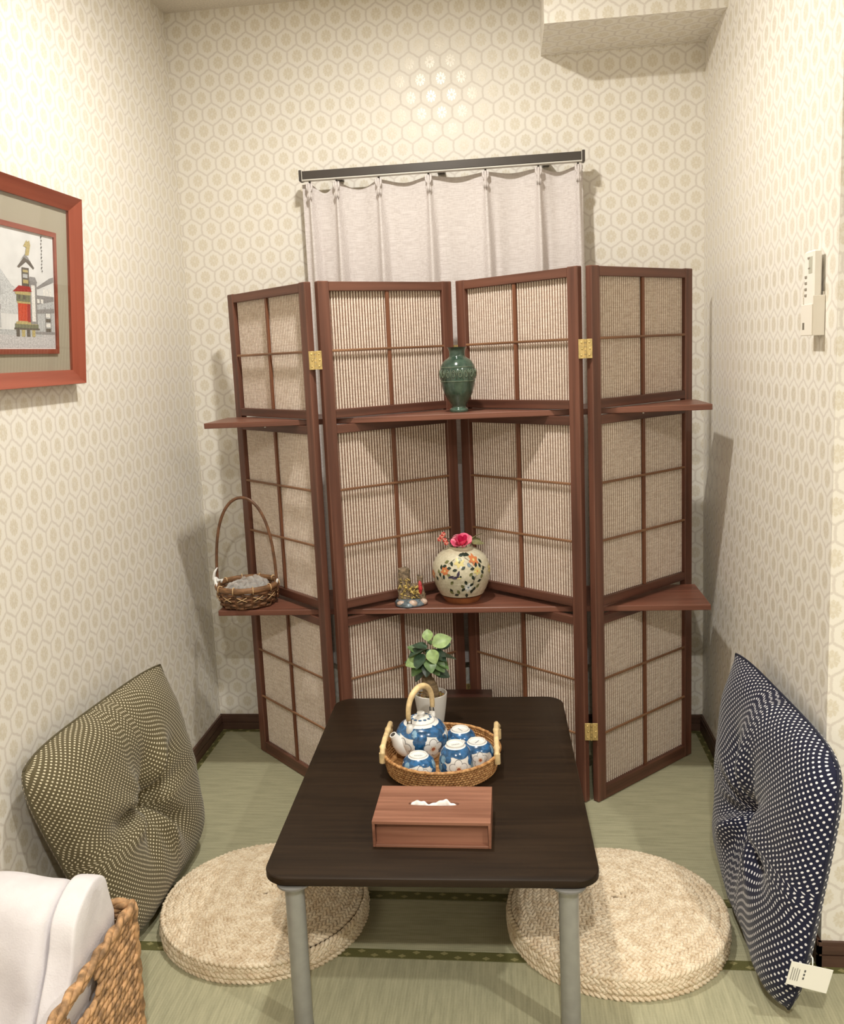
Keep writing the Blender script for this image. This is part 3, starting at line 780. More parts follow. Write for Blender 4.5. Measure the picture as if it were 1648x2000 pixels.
for s in (-1, 1):
    m = MB(); x = s*.134
    pts = [(x, -.062, .056), (x*1.0, -.050, .070), (x*.99, -.02, .078), (x*.98, .03, .080), (x*.98, .072, .078), (x*1.0, .084, .066)]
    pts2 = []
    for i in range(len(pts)-1):
        for k in range(4): pts2.append(tuple(pts[i][c]+(pts[i+1][c]-pts[i][c])*k/4 for c in range(3)))
    pts2.append(pts[-1])
    m.tube(pts2, [.0062+(.0018 if i % 8 == 4 else 0) for i in range(len(pts2))], 10)
    h = obj('handle', m, BAMB, tr, True)
    for yy in (-.058, .080):
        m = MB(); m.tube([(x*1.005, yy, .036), (x*1.005, yy, .060)], .0075, 8); obj('handle_binding', m, BAMB, h, True, sharp=50)

# ------------------------------------------------------------------ blue and white porcelain
PORC = plain('porcelain', (236, 234, 230), 0.18, 0.5, coat=.4)
PB = plain('cobalt_blue', (38, 92, 140), 0.2, 0.5, var=.28, scale=90, coat=.4); PB2 = plain('pale_blue', (128, 164, 188), 0.2, 0.5, var=.2, scale=90, coat=.4)
PG = plain('petal_outline', (128, 124, 124), 0.3); PWH = plain('petal_white', (232, 230, 228), 0.2, coat=.4); PR = plain('petal_core', (170, 96, 70), 0.3); PY = plain('petal_cream', (226, 208, 186), 0.3)
PORM = [PB, PB2, PG, PWH, PR, PY]
def blossom(mb, rf, th, z, s, core=True, off=.0006):
    for k in range(5):
        a = PI/2+2*PI*k/5
        decal(mb, rf, th, z, circ(math.cos(a)*s*.62, math.sin(a)*s*.62, s*.44, 12), 2, off)
        decal(mb, rf, th, z, circ(math.cos(a)*s*.62, math.sin(a)*s*.62, s*.38, 12), 3, off+.0003)
    decal(mb, rf, th, z, circ(0, 0, s*.34, 10), 5, off+.0005)
    if core: decal(mb, rf, th, z, circ(0, 0, s*.20, 10), 4, off+.0007)
def cup(loc, h, rot, label, seed, big):
    rnd = random.Random(seed)
    th = thing('teacup', label, 'cup', loc, rot, 'upturned blue and white teacups in the tray')
    R_ = .0395
    prof = smoothp([(R_*.93, 0), (R_*.985, h*.12), (R_, h*.32), (R_*.97, h*.55), (R_*.86, h*.76), (R_*.66, h*.89), (.0225, h*.925), (.0212, h*.94), (.0208, h*.995), (.0195, h)], 3)
    inner = [(.0185, h), (.0180, h-.004), (.0, h-.0045)]
    m = MB(); m.lathe([(R_*.86, .0)]+prof+inner, 36, caps=False); obj('cup_body', m, PORC, th, True, sharp=60)
    rf = interp(prof); d = MB()
    # blue ring below the foot
    band(d, rf, lambda a: h*.76-.006*abs(math.sin(a*2.5+seed)), h*.915, 0)
    for k in range(3):
        a = FRONT-rot+k*2*PI/3+.22
        blossom(d, rf, a, h*.42, .0175 if not big else .0215)
        a2 = a-.98
        for q in range(9): decal(d, rf, a2, h*.45, circ(rnd.uniform(-.012, .012), rnd.uniform(-h*.34, h*.26), rnd.uniform(.007, .011), 12), 0 if q < 7 else 1, .0006+q*.00003)
        decal(d, rf, a, h*.12, circ(0, 0, .015, 12, .005), 1, .0004)
    obj('painted_pattern', d, PORM, th, True)
    d = MB()
    for k in range(5): d.box((-.009+k*.004, -.0012, h-.0043), (-.0065+k*.004, .0012, h-.0041))
    obj('maker_mark', d, plain('mark_ink', (110, 116, 124), .5), th)
CZ = TZ+.0075
cup((-.2400, -1.0640, CZ), .056, .1, 'upturned small blue floral teacup at the front of the tray', 1, False)
cup((-.1530, -1.0600, CZ), .082, .35, 'tall upturned blue floral teacup in the middle of the tray', 2, True)
cup((-.1065, -.9870, CZ), .056, 1.1, 'upturned floral teacup by the right bamboo handle', 3, False)
cup((-.1505, -.9165, CZ), .056, 2.2, 'upturned blue-rimmed teacup at the back of the tray', 4, False)
# teapot
tp = thing('teapot', 'blue and white floral porcelain teapot with arched bamboo handle', 'teapot', (-.243, -.950, CZ))
prof = smoothp([(.036, 0), (.040, .003), (.054, .022), (.063, .045), (.062, .062), (.052, .080), (.036, .089), (.032, .091)], 4)
m = MB(); m.lathe([(.0, .001)]+prof+[(.031, .089), (0, .088)], 44, caps=False); obj('pot_body', m, PORC, tp, True)
rf = interp(prof); d = MB(); rnd = random.Random(11)
for k in range(5):
    a = FRONT+.55+k*2*PI/5
    blossom(d, rf, a, .044+(.012 if k % 2 else -.004), .024)
    for q in range(12):
        decal(d, rf, a+.62, .045, circ(rnd.uniform(-.020, .020), rnd.uniform(-.030, .032), rnd.uniform(.008, .0125), 12), 0 if q % 6 else 1, .0004+q*.00002)
band(d, rf, lambda a: .072-.006*abs(math.sin(a*2.5)), .086, 0)
obj('painted_pattern', d, PORM, tp, True)
m = MB(); m.lathe(smoothp([(.0335, .0905), (.034, .093), (.028, .0975), (.012, .101), (.0065, .1015), (.0062, .104), (.0095, .108), (.0085, .1125), (.0, .1135)], 3), 32, caps=False)
ld_ = obj('lid', m, PORC, tp, True)
d = MB(); lrf = lambda z: .0345-(z-.092)*2.6
for k in range(12):
    a = 2*PI*k/12; d.lump((.022*math.cos(a), .022*math.sin(a), .0988), (Vector((.005, 0, 0)), Vector((0, .005, 0)), Vector((0, 0, .0009))), 10, 4, 0)
obj('lid_pattern', d, PORM, ld_, True)
# spout towards the left front
sd = Vector((-.80, -.60, 0)).normalized()
pts = [sd*.046+Vector((0, 0, .030)), sd*.058+Vector((0, 0, .040)), sd*.068+Vector((0, 0, .052)), sd*.074+Vector((0, 0, .064)), sd*.080+Vector((0, 0, .074))]
m = MB(); m.tube(pts, [.021, .0195, .0150, .0108, .0088], 16); so = obj('spout', m, PORC, tp, True, sharp=60)
m = MB(); dv = (pts[-1]-pts[-2]).normalized(); m.tube([pts[-1]-dv*.001, pts[-1]+dv*.0004], .0062, 12); obj('spout_opening', m, plain('spout_dark', (60, 56, 52), .6), so)
# lugs and handle
hd = Vector((-.50, -.866, 0)).normalized()
for s in (1, -1):
    m = MB(); c = hd*s*.045+Vector((0, 0, .083))
    m.tube([c+Vector((0, 0, -.010)), c+hd*s*.002+Vector((0, 0, .004)), c+hd*s*.003+Vector((0, 0, .015))], [.0115, .0085, .0062], 10); obj('lug', m, PORC, tp, True)
    m = MB(); m.tube([c+hd*s*.003+Vector((-.005, 0, .010)), c+hd*s*.001+Vector((-.004, 0, .026))], .0014, 6); m.tube([c+hd*s*.003+Vector((.005, 0, .010)), c+hd*s*.001+Vector((.004, 0, .026))], .0014, 6)
    obj('handle_wire', m, plain('black_wire', (34, 28, 26), .5), tp, True)
hp = []
for k in range(25):
    a = PI*k/24; hp.append(hd*(.050*math.cos(a)*(1+.10*math.sin(a)))+Vector((0, 0, .108+.068*math.sin(a)**.85)))
m = MB(); m.tube(hp, [.0058+.0016*math.sin(PI*k/24) for k in range(25)], 12); obj('handle', m, BAMB, tp, True)

# ------------------------------------------------------------------ tissue box cover
tx = thing('tissue_box_cover', 'walnut wood tissue box cover at the front of the table', 'tissue box', (-.1857, -1.2835, TZ), .002)
bw, bd, bh, bt = .1195, .077, .0555, .0055
def top_slot(z0, z1):
    m = MB(); n = 48; sa, sb = .053, .0085
    def outer(a):
        c, s = math.cos(a), math.sin(a); k = min(bw/abs(c) if abs(c) > 1e-6 else 9, bd/abs(s) if abs(s) > 1e-6 else 9); return (c*k, s*k)
    A = sorted(set([2*PI*k/n for k in range(n)]+[math.atan2(bd, bw), PI-math.atan2(bd, bw), PI+math.atan2(bd, bw), 2*PI-math.atan2(bd, bw)])); n = len(A)
    o = [outer(a) for a in A]; i = [(sa*math.cos(a)*(1 if abs(math.cos(a)) < .001 else 1), sb*(1 if math.sin(a) > 0 else -1)*abs(math.sin(a))**.6) for a in A]
    vs = [(x, y, z1) for x, y in o]+[(x, y, z1) for x, y in i]+[(x, y, z0) for x, y in o]+[(x, y, z0) for x, y in i]
    fs = []
    for k in range(n):
        j = (k+1) % n
        fs += [(k, j, n+j, n+k), (2*n+k, 3*n+k, 3*n+j, 2*n+j), (2*n+k, 2*n+j, j, k), (n+k, n+j, 3*n+j, 3*n+k)]
    m.add(vs, fs); return m
obj('top_panel', top_slot(bh-bt, bh), WALNUT, tx)
for s in (-1, 1): obj('side_panel', bx((s*bw, -bd, 0), (s*(bw-bt), bd, bh-bt), .0008), WALNUT, tx)
obj('bottom_panel', bx((-bw+bt, -bd, 0), (bw-bt, bd, bt), .0008), WALNUT, tx)
obj('front_panel', bx((-bw+bt+.001, -bd+.011, bt), (bw-bt-.001, -bd+.016, bh-bt)), WALNUT, tx)
obj('back_panel', bx((-bw+bt+.001, bd-.016, bt), (bw-bt-.001, bd-.011, bh-bt)), WALNUT, tx)
TIS = plain('tissue_paper', (242, 236, 232), 0.9, 0.1)
def tis(u, v):
    x = (u-.5)*.098; y = (v-.5)*.0125
    env = math.sin(PI*min(1, max(0, u)))**.35
    z = .004+.0145*env*(math.sin(PI*v)**.6)*(.72+.28*math.sin(u*9.5+.6))
    y += .003*math.sin(u*11)+.002*math.sin(u*27)
    return (x, y, z+.0012*math.sin(u*40+v*3))
m = MB(); m.grid(tis, 48, 10); ts = obj('tissue', m, TIS, None, True, loc=(-.1857, -1.2835, TZ+bh-bt-.004)); tag(ts, 'white paper tissue poking out of the walnut box slot', 'tissue')
m = MB(); m.box((-.095, -.055, .0), (.095, .055, .036), 0, .004); tk = obj('tissue_stack', m, TIS, None, loc=(-.1857, -1.2835, TZ+bt+.0005)); tag(tk, 'white stack of tissues inside the walnut cover', 'tissues')

# ------------------------------------------------------------------ potted ficus
pp = thing('potted_plant', 'small leafy bonsai-like plant in a white pot on the table', 'plant', (-.2385, -.738, TZ))
prof = smoothp([(.030, 0), (.033, .004), (.038, .035), (.0425, .070), (.0440, .086)], 3)
m = MB(); m.lathe([(0, .001)]+prof+[(.0405, .0865), (.039, .076), (0, .0755)], 40, caps=False); obj('pot', m, plain('pot_white', (232, 228, 222), .3, coat=.2), pp, True, sharp=50)
rnd = random.Random(21); m = MB(); 
for k in range(110):
    a, r = rnd.uniform(0, 2*PI), .037*math.sqrt(rnd.random()); s = rnd.uniform(.0025, .0045)
    m.lump((r*math.cos(a), r*math.sin(a), .077+rnd.uniform(0, .002)), (Vector((s, 0, 0)), Vector((0, s*.8, 0)), Vector((0, 0, s*.7))), 6, 4, rnd.choice((0, 0, 1, 2)))
g_ = obj('gravel', m, [plain('gravel_ochre', (176, 136, 76), .8), plain('gravel_brown', (104, 74, 46), .8), plain('gravel_moss', (136, 132, 70), .8)], pp, True); g_['kind'] = 'stuff'
TRUNK = plain('ficus_bark', (132, 112, 86), 0.8, 0.2, var=.2, scale=70, stretch=(1, 1, 3), bump=.4)
m = MB(); m.tube([(.001, 0, .070), (.003, 0, .082), (.0, .001, .098), (-.004, .0, .115), (-.008, .002, .132), (-.006, .003, .150), (.0, .002, .17)], [.019, .0205, .0215, .0185, .0125, .008, .005], 14)
m.tube([(-.012, -.006, .086), (-.018, -.010, .078), (-.022, -.012, .070)], [.008, .006, .004], 8); obj('trunk', m, TRUNK, pp, True)
LFM = [plain('leaf_light', (134, 158, 96), .45, var=.14, scale=60), plain('leaf_mid', (86, 112, 66), .4, var=.16, scale=60), plain('leaf_dark', (52, 74, 56), .35, var=.16, scale=60)]
stems = [((0, .002, .168), (.012, -.010, .225)), ((0, .002, .165), (-.02, .004, .21)), ((-.006, .003, .15), (.03, -.004, .185)), ((-.006, .003, .145), (-.034, -.008, .17)), ((-.004, .002, .15), (.004, -.03, .19)), ((-.004, .002, .15), (.012, .028, .20))]
m = MB()
for a, b in stems: m.tube([a, tuple((a[i]+b[i])/2+(.004 if i == 0 else 0) for i in range(3)), b], [.003, .0024, .0016], 6)
obj('stems', m, TRUNK, pp, True)
def leaf_mesh(L_, W_, curl, mi):
    def f(u, v):
        t = u; wd = W_*(math.sin(PI*min(1, t*.96+.02))**.75)*(1.12-.3*t)
        s = (v-.5)*2
        return (L_*t, s*wd, -curl*L_*t*t+.18*abs(s)*wd)
    mb = MB(); mb.grid(f, 8, 6); me = mb.mesh('leaf', LFM[mi], True); return me
LM = [leaf_mesh(.042, .0190, .25, 0), leaf_mesh(.038, .0165, .35, 1), leaf_mesh(.040, .0165, .3, 2)]
LEAVES = [((.000, -.008, .232), 100, 62, 0, .80), ((.012, -.012, .222), 10, 25, 0, 1.25), ((.006, -.020, .212), -62, -38, 0, .95), ((-.004, -.014, .215), 165, 20, 2, 1.0),
          ((-.010, -.008, .212), 200, -8, 2, 1.15), ((-.012, -.018, .200), 235, -30, 2, 1.1), ((.010, -.010, .205), -20, -18, 2, 1.1), ((.016, -.006, .195), 5, -22, 1, 1.1),
          ((-.014, -.016, .186), 205, -5, 0, 1.15), ((.002, -.026, .188), -75, -20, 1, 1.05), ((.012, -.018, .186), -35, -25, 1, 1.15), ((.024, -.004, .188), 8, 4, 2, 1.2),
          ((-.020, -.006, .178), 185, 10, 2, 1.1), ((-.016, -.014, .168), 225, -15, 1, 1.05), ((.006, -.012, .164), -50, -12, 1, .9), ((.010, -.006, .152), -8, -12, 2, 1.15),
          ((.004, .012, .215), 70, 15, 1, 1.0), ((-.010, .014, .20), 130, 5, 2, 1.1), ((.018, .016, .19), 40, 0, 2, 1.0), ((.0, -.018, .176), -100, -35, 2, .95),
          ((-.022, -.002, .20), 175, 35, 1, .95), ((.020, -.012, .176), -25, -5, 1, 1.0), ((-.012, .010, .17), 150, -10, 1, 1.0), ((.022, .008, .206), 25, 22, 2, 1.0), ((-.014, -.010, .152), 215, -30, 2, .9)]
for k in range(14): LEAVES.append(((rnd.uniform(-.02, .022), rnd.uniform(-.02, .02), rnd.uniform(.155, .215)), rnd.uniform(0, 360), rnd.uniform(-35, 20), rnd.choice((1, 2, 2)), rnd.uniform(.8, 1.05)))
for (p, az, el, mi, s) in LEAVES:
    o = link('leaf', LM[mi], pp, p); o.rotation_euler = ((.75*math.cos(math.radians(az)) if mi == 0 else rnd.uniform(-.1, .6)*math.cos(math.radians(az))), -math.radians(el), math.radians(az)); o.scale = (s, s, s)

# ------------------------------------------------------------------ green relief vase
gv = thing('green_vase', 'dark green glazed vase with raised band on the upper shelf', 'vase', (-.1555, -.372, Z1))
t_ = MT('green_glaze', 0.16, 0.5); n1 = t_.noise(45, 4); n2 = t_.noise(14, 2, (1, 1, .4))
t_.color(t_.mix((n1*.5+n2*.6).step(.35, .75), (38, 56, 46), (74, 98, 84))); t_.b.inputs['Coat Weight'].default_value = .5; t_.b.inputs['Coat Roughness'].default_value = .06; GG = t_.m
prof = smoothp([(.0265, 0), (.0278, .004), (.0268, .009), (.0222, .013), (.0218, .019), (.0265, .027), (.034, .040), (.0420, .056), (.0485, .080), (.0520, .098), (.0532, .113), (.0512, .127), (.0470, .138), (.0385, .150), (.0285, .157), (.0235, .162), (.0228, .172), (.0245, .181), (.0290, .188)], 3)
m = MB(); m.lathe([(0, .001)]+prof+[(.0265, .1875), (.021, .176), (.0, .174)], 44, caps=False); obj('vase_body', m, GG, gv, True, sharp=60)
rf = interp(prof); BGM = plain('relief_grey_green', (104, 116, 96), .4, var=.25, scale=160)
m = MB()
for z in (.0905, .1310):
    m.tube([(rf(z)*math.cos(2*PI*k/48), rf(z)*math.sin(2*PI*k/48), z) for k in range(48)], .0011, 6, closed=True)
for k in range(18):
    a0 = 2*PI*k/18
    def sp_(x, y):
        z = .1105+y; a = a0+x/.053; return (rf(z)*math.cos(a), rf(z)*math.sin(a), z)
    sgn = 1 if k % 2 else -1
    m.tube([sp_(sgn*(.0066-.0042*t/14)*math.cos(t*.62), (.0125-.007*t/14)*math.sin(t*.62)) for t in range(15)], .00135, 5)
    m.tube([sp_(.0089, -.014), sp_(.0089, .0), sp_(.0089, .014)], .0011, 5)
obj('relief_band', m, BGM, gv, True)

# ------------------------------------------------------------------ painted stoneware vase with flowers
fv = thing('painted_vase', 'round cream stoneware vase painted with birds and flowers', 'vase', (-.1675, -.362, Z2))
key = [(.050, 0), (.053, .004), (.060, .016), (.066, .024), (.078, .048), (.0855, .074), (.0875, .094), (.084, .116), (.074, .136), (.058, .152), (.043, .160), (.0375, .1625), (.0370, .166), (.0385, .1695)]
sm = smoothp(key, 5); bodyp = [(r+(.0006*math.sin(z*2*PI/.0085) if .03 < z < .11 else 0), z) for r, z in sm]
t_ = MT('cream_stoneware', 0.3, 0.5); n1 = t_.noise(120, 3); n2 = t_.noise(6, 2); n3 = t_.noise(50, 2, (.3, .3, 2))
b_ = t_.mix(n1.step(.3, .7), (196, 188, 162), (214, 206, 182)); b_ = t_.mix(n3.step(.5, .75)*.35, b_, (176, 162, 130)); t_.color(b_); t_.b.inputs['Coat Weight'].default_value = .3; CRM = t_.m
TERR = plain('bare_clay', (150, 92, 54), .6, var=.12, scale=50)
lo_, hi_ = [p for p in bodyp if p[1] <= .0235], [p for p in bodyp if p[1] >= .0225]
m = MB(); m.lathe([(0, .001)]+lo_, 48, caps=False); obj('clay_foot', m, TERR, fv, True)
m = MB(); m.lathe(hi_+[(.0355, .169), (.034, .160), (.0, .158)], 48, caps=False); vb = obj('vase_body', m, CRM, fv, True, sharp=70)
rf = interp(bodyp); d = MB()
VM = [plain('glaze_leaf', (38, 50, 40), .3), plain('glaze_olive', (112, 112, 70), .35), plain('glaze_orange', (202, 122, 74), .35), plain('glaze_yellow', (214, 198, 130), .35),
      plain('glaze_white', (228, 230, 226), .3), plain('glaze_bird', (58, 48, 72), .35), plain('glaze_stem', (86, 72, 64), .4), plain('glaze_blue', (110, 128, 140), .35)]
# pixel-like layout on the front of the vase: (x, y) in metres from the vase middle line
OFF = [0]
def vd(x, z, pts, mi): OFF[0] += 1; decal(d, rf, FRONT+x/.0875*1.0, z, pts, mi, .0005+OFF[0]*.000006)
def vflower(x, z, s, mi, ci=3):
    for k in range(6):
        a = 2*PI*k/6+.3; vd(x, z, leafp(math.cos(a)*s*.62, math.sin(a)*s*.62, s*1.15, s*.34, a), mi)
    vd(x, z, circ(0, 0, s*.26, 8), ci)
for (x, z, s, c, k) in ((-.047, .108, .0135, 2, 3), (.052, .138, .0145, 2, 3), (.0, .134, .0140, 3, 1), (.056, .106, .012, 3, 2), (.026, .058, .0125, 4, 7), (-.105, .09, .013, 2, 3), (.12, .10, .014, 3, 2), (.16, .07, .013, 2, 3), (-.16, .11, .013, 3, 2)): vflower(x, z, s, c, k)
for (x0, z0, x1, z1) in ((-.035, .128, -.020, .142), (.022, .146, .045, .128), (.030, .132, .042, .118), (.046, .092, .040, .068), (.075, .118, .092, .110), (-.062, .092, -.056, .080), (.04, .072, .05, .092)):
    vd((x0+x1)/2, (z0+z1)/2, stroke((x0-x1)/2, (z0-z1)/2, (x1-x0)/2, (z1-z0)/2, .0007), 6)
LV = [(-.050, .122, .3, 0), (-.062, .118, 1.8, 0), (-.033, .117, .2, 0), (-.026, .130, 2.0, 0), (-.064, .096, 1.9, 0), (-.050, .090, 1.6, 0), (-.078, .082, 2.0, 0), (.006, .152, .2, 0), (.020, .153, 2.6, 0), (.032, .153, 2.9, 0),
      (-.014, .112, .2, 0), (.012, .118, .6, 0), (.054, .124, 1.2, 0), (.068, .121, 1.7, 0), (.076, .132, 2.0, 0), (.040, .114, .1, 0), (.080, .110, 1.0, 0), (.074, .100, 2.2, 0), (.040, .088, 1.9, 0), (.018, .074, 1.9, 0), (.036, .066, .6, 0), (.062, .076, .3, 0),
      (.010, .052, .8, 0), (.046, .052, 1.2, 0), (.038, .044, 1.4, 0), (-.030, .048, 1.8, 0), (-.014, .034, .3, 0), (.022, .032, 1.7, 0), (.008, .062, 2.1, 1), (-.045, .134, .5, 1), (-.032, .096, 2.6, 1), (-.070, .104, 2.2, 1), (.034, .098, .6, 1), (.070, .088, 1.3, 1), (-.024, .074, .9, 1), (-.006, .044, 1.9, 1), (.058, .060, 1.0, 1), (.002, .142, 2.5, 1), (.030, .125, 2.2, 7), (-.03, .042, 2.5, 1)]
for x, z, a, c in LV: vd(x, z, leafp(0, 0, .0150, .0044, a), c)
for q in range(20): vd(PI/2*.0875+.06+(q % 10)*.0135, .06+.03*(q//10)+.012*math.sin(q*2.1), leafp(0, 0, .012, .0033, q*1.3), q % 2)
# the swallow
vd(-.012, .090, leafp(.0, 0, .026, .0042, .15), 5); vd(-.012, .090, leafp(.008, .010, .024, .0040, 1.25), 5); vd(-.012, .090, leafp(-.014, .002, .022, .0032, .35), 5); vd(-.012, .090, leafp(.010, -.001, .012, .0028, .1), 3); vd(-.012, .090, circ(.015, .003, .0032, 8), 0)
dd = obj('painted_decor', d, VM, vb, True); dd['kind'] = 'stuff'
# artificial rose, blossom branch and leaf standing in the vase
RP = [plain('rose_deep', (214, 36, 96), .6), plain('rose_pink', (232, 96, 132), .6, var=.15, scale=80), plain('rose_pale', (238, 140, 158), .6, var=.1, scale=80)]
rs = thing('artificial_rose', 'pink artificial rose in the painted vase', 'flower', (-.162, -.380, Z2+.181))
m = MB(); m.tube([(0, 0, -.09), (0, .0, -.03), (0, 0, -.008)], .0018, 6); obj('stem', m, plain('rose_stem', (86, 100, 60), .6), rs, True)
def petal(r0, tilt, az, w_, mi, hgt):
    def f(u, v):
        s = (u-.5)*2; a = az+s*w_; t = v
        rr = r0*(.25+.75*math.sin(t*PI*.5)**.8)+tilt*t*t*r0
        z = hgt*t*(1-.28*s*s)-(.006*max(0, t-.75)*4*tilt)
        return (rr*math.cos(a), rr*math.sin(a), z-.008)
    mb = MB(); mb.grid(f, 8, 6); return mb
rr_ = random.Random(5)
rs.scale = (1.25, 1.25, 1.25); rs.rotation_euler = (.45, -.1, 0)
for k in range(3): obj('petal', petal(.007, .1, k*2.1, 1.25, 0, .026), RP[0], rs, True)
for k in range(4): obj('petal', petal(.0125, .22, k*1.57+.4, 1.0, 1, .025), RP[1 if k % 2 else 0], rs, True)
for k in range(6): obj('petal', petal(.0185, .42, k*1.05+.2, .72, 1, .020), RP[1 if k % 2 else 2], rs, True)
br = thing('blossom_branch', 'brown twig with small red blossoms leaning from the painted vase', 'branch', (-.178, -.366, Z2+.168))
TW = plain('twig_brown', (70, 48, 38), .7)
m = MB(); m.tube([(.008, 0, -.06), (0, 0, 0), (-.006, -.002, .014), (-.022, -.006, .024), (-.040, -.010, .030)], [.0022, .0022, .002, .0016, .0012], 6); m.tube([(-.016, -.004, .020), (-.012, -.006, .030), (.002, -.004, .034)], [.0016, .0013, .001], 6); m.tube([(-.022, -.006, .024), (-.028, -.012, .016)], .0011, 6); obj('twig', m, TW, br, True)
for c in ((-.044, -.012, .032), (-.038, -.012, .040), (-.030, -.014, .013), (-.050, -.010, .024), (-.034, -.014, .022)):
    m = MB()
    for k in range(5):
        a = 2*PI*k/5; m.lump((c[0]+.0042*math.cos(a), c[1]-.002, c[2]+.0042*math.sin(a)), (Vector((.0034, 0, 0)), Vector((0, .0016, 0)), Vector((0, 0, .0034))), 8, 4, 0 if k % 2 else 1)
    m.lump((c[0], c[1]-.0035, c[2]), (Vector((.0018, 0, 0)), Vector((0, .0015, 0)), Vector((0, 0, .0018))), 6, 4, 2)
    obj('blossom', m, [plain('blossom_red', (190, 58, 54), .6), plain('blossom_pink', (226, 132, 118), .6), plain('blossom_core', (244, 214, 190), .6)], br, True)
lf = thing('artificial_leaf_spray', 'grey-green artificial leaves beside the pink rose', 'leaf', (-.150, -.360, Z2+.168))
LG = plain('silk_leaf', (128, 124, 84), .7, var=.12, scale=60)
m = MB(); m.tube([(-.004, 0, -.06), (0, 0, 0), (.01, 0, .012)], .0014, 6); obj('leaf_stem', m, LG, lf, True)
gl = MB(); gl.grid(lambda u, v: (.048*u, (v-.5)*2*.012*math.sin(PI*min(1, u*.97+.02))**.8, -.014*u*u+.004*abs(v-.5)), 10, 6); gm = gl.mesh('leaf', LG, True)
for p, e in (((.006, -.004, .010), (.5, -.10, -.05)), ((.008, .004, .010), (-.3, -.7, .5)), ((-.030, .004, .006), (.3, -.25, 2.6)), ((.0, -.004, .012), (.6, -.25, .35))):
    o = link('leaf', gm, lf, p); o.rotation_euler = e

# ------------------------------------------------------------------ small castle ornament
fg = thing('stone_ornament', 'small grey and gold ruin-like ornament with pebbled base beside the round vase', 'ornament', (-.3225, -.402, Z2))
rnd = random.Random(8)
m = MB(); m.lathe([(0, 0), (.046, 0), (.0495, .005), (.044, .012), (.030, .017), (0, .019)], 36, caps=False, rfun=lambda a, z: 1+.05*math.sin(3*a+1)+.025*math.sin(7*a)); obj('base', m, plain('slate_blue', (98, 110, 118), .3, var=.4, scale=70, coat=.3), fg, True)
for (x, y, s, sz) in ((-.024, -.030, .0125, .008), (.012, -.034, .0125, .0115), (.042, -.012, .0105, .010), (.026, .022, .010, .008)):
    m = MB(); m.lump((x, y, .010), (Vector((s*1.1, 0, 0)), Vector((0, s*.9, 0)), Vector((0, 0, sz))), 14, 8); obj('pebble', m, plain('pebble', (196, 172, 156), .35, var=.15, scale=60, coat=.3), fg, True)
ST = plain('castle_stone', (132, 114, 92), .7, var=.35, scale=110, bump=.6); GO = plain('castle_gold', (184, 160, 92), .45, var=.4, scale=130)
def rock(w0, d0, w1, d1, z0, z1, c, seed, n=20, rows=12, am=.0035):
    rr = random.Random(seed); ph = [rr.uniform(0, 6) for _ in range(6)]
    def f(a, z): return 1+am/.02*(math.sin(a*5+ph[0]+z*160)*.5+math.sin(a*9+z*310+ph[1])*.4)
    mb = MB(); vs = []
    for j in range(rows+1):
        t = j/rows; w_, d_ = w0+(w1-w0)*t, d0+(d1-d0)*t
        for k in range(n):
            a = 2*PI*k/n; c_, s_ = math.cos(a), math.sin(a); q = 1/max(abs(c_), abs(s_))**.8; g = f(a, z0+(z1-z0)*t)
            vs.append((c[0]+w_*c_*q*g, c[1]+d_*s_*q*g, z0+(z1-z0)*t+(.004*math.sin(a*3+ph[3]) if j == rows else 0)))
    fs = [(j*n+k, j*n+(k+1) % n, (j+1)*n+(k+1) % n, (j+1)*n+k) for j in range(rows) for k in range(n)]+[tuple(rows*n+k for k in range(n))]
    mb.add(vs, fs); return mb
obj('tower', rock(.020, .016, .0165, .014, .012, .108, (-.016, .006), 3), ST, fg, True, sharp=50)
obj('wall', rock(.026, .013, .020, .011, .012, .058, (.020, .006), 5), ST, fg, True, sharp=50)
obj('turret', rock(.008, .008, .009, .009, .05, .084, (.032, .006), 6), ST, fg, True, sharp=50)
m = MB()
for k in range(60):
    x, z = rnd.uniform(-.03, .028), rnd.uniform(.018, .080)
    if x > 0 and z > .06: z -= .025
    s = rnd.uniform(.003, .006); dv = Vector((rnd.uniform(-1, 1), rnd.uniform(-.3, .3), rnd.uniform(-1, 1))).normalized(); e = dv.cross(Vector((0, 1, 0))).normalized()
    m.lump((x, -.010+rnd.uniform(-.004, .003), z), (dv*s*1.5, e*s*.45, Vector((0, -s*.5, 0))), 6, 4)
o = obj('gold_foliage', m, GO, fg, True); o['kind'] = 'stuff'
m = MB(); m.tube([(.033, -.010, .034), (.034, -.012, .050), (.033, -.011, .066), (.032, -.010, .074)], [.004, .0065, .0055, .002], 8); m.lump((.035, -.016, .052), (Vector((.003, 0, 0)), Vector((0, .003, 0)), Vector((0, 0, .008))), 8, 5); obj('red_banner', m, plain('ornament_red', (200, 62, 66), .4, var=.2, scale=100), fg, True)

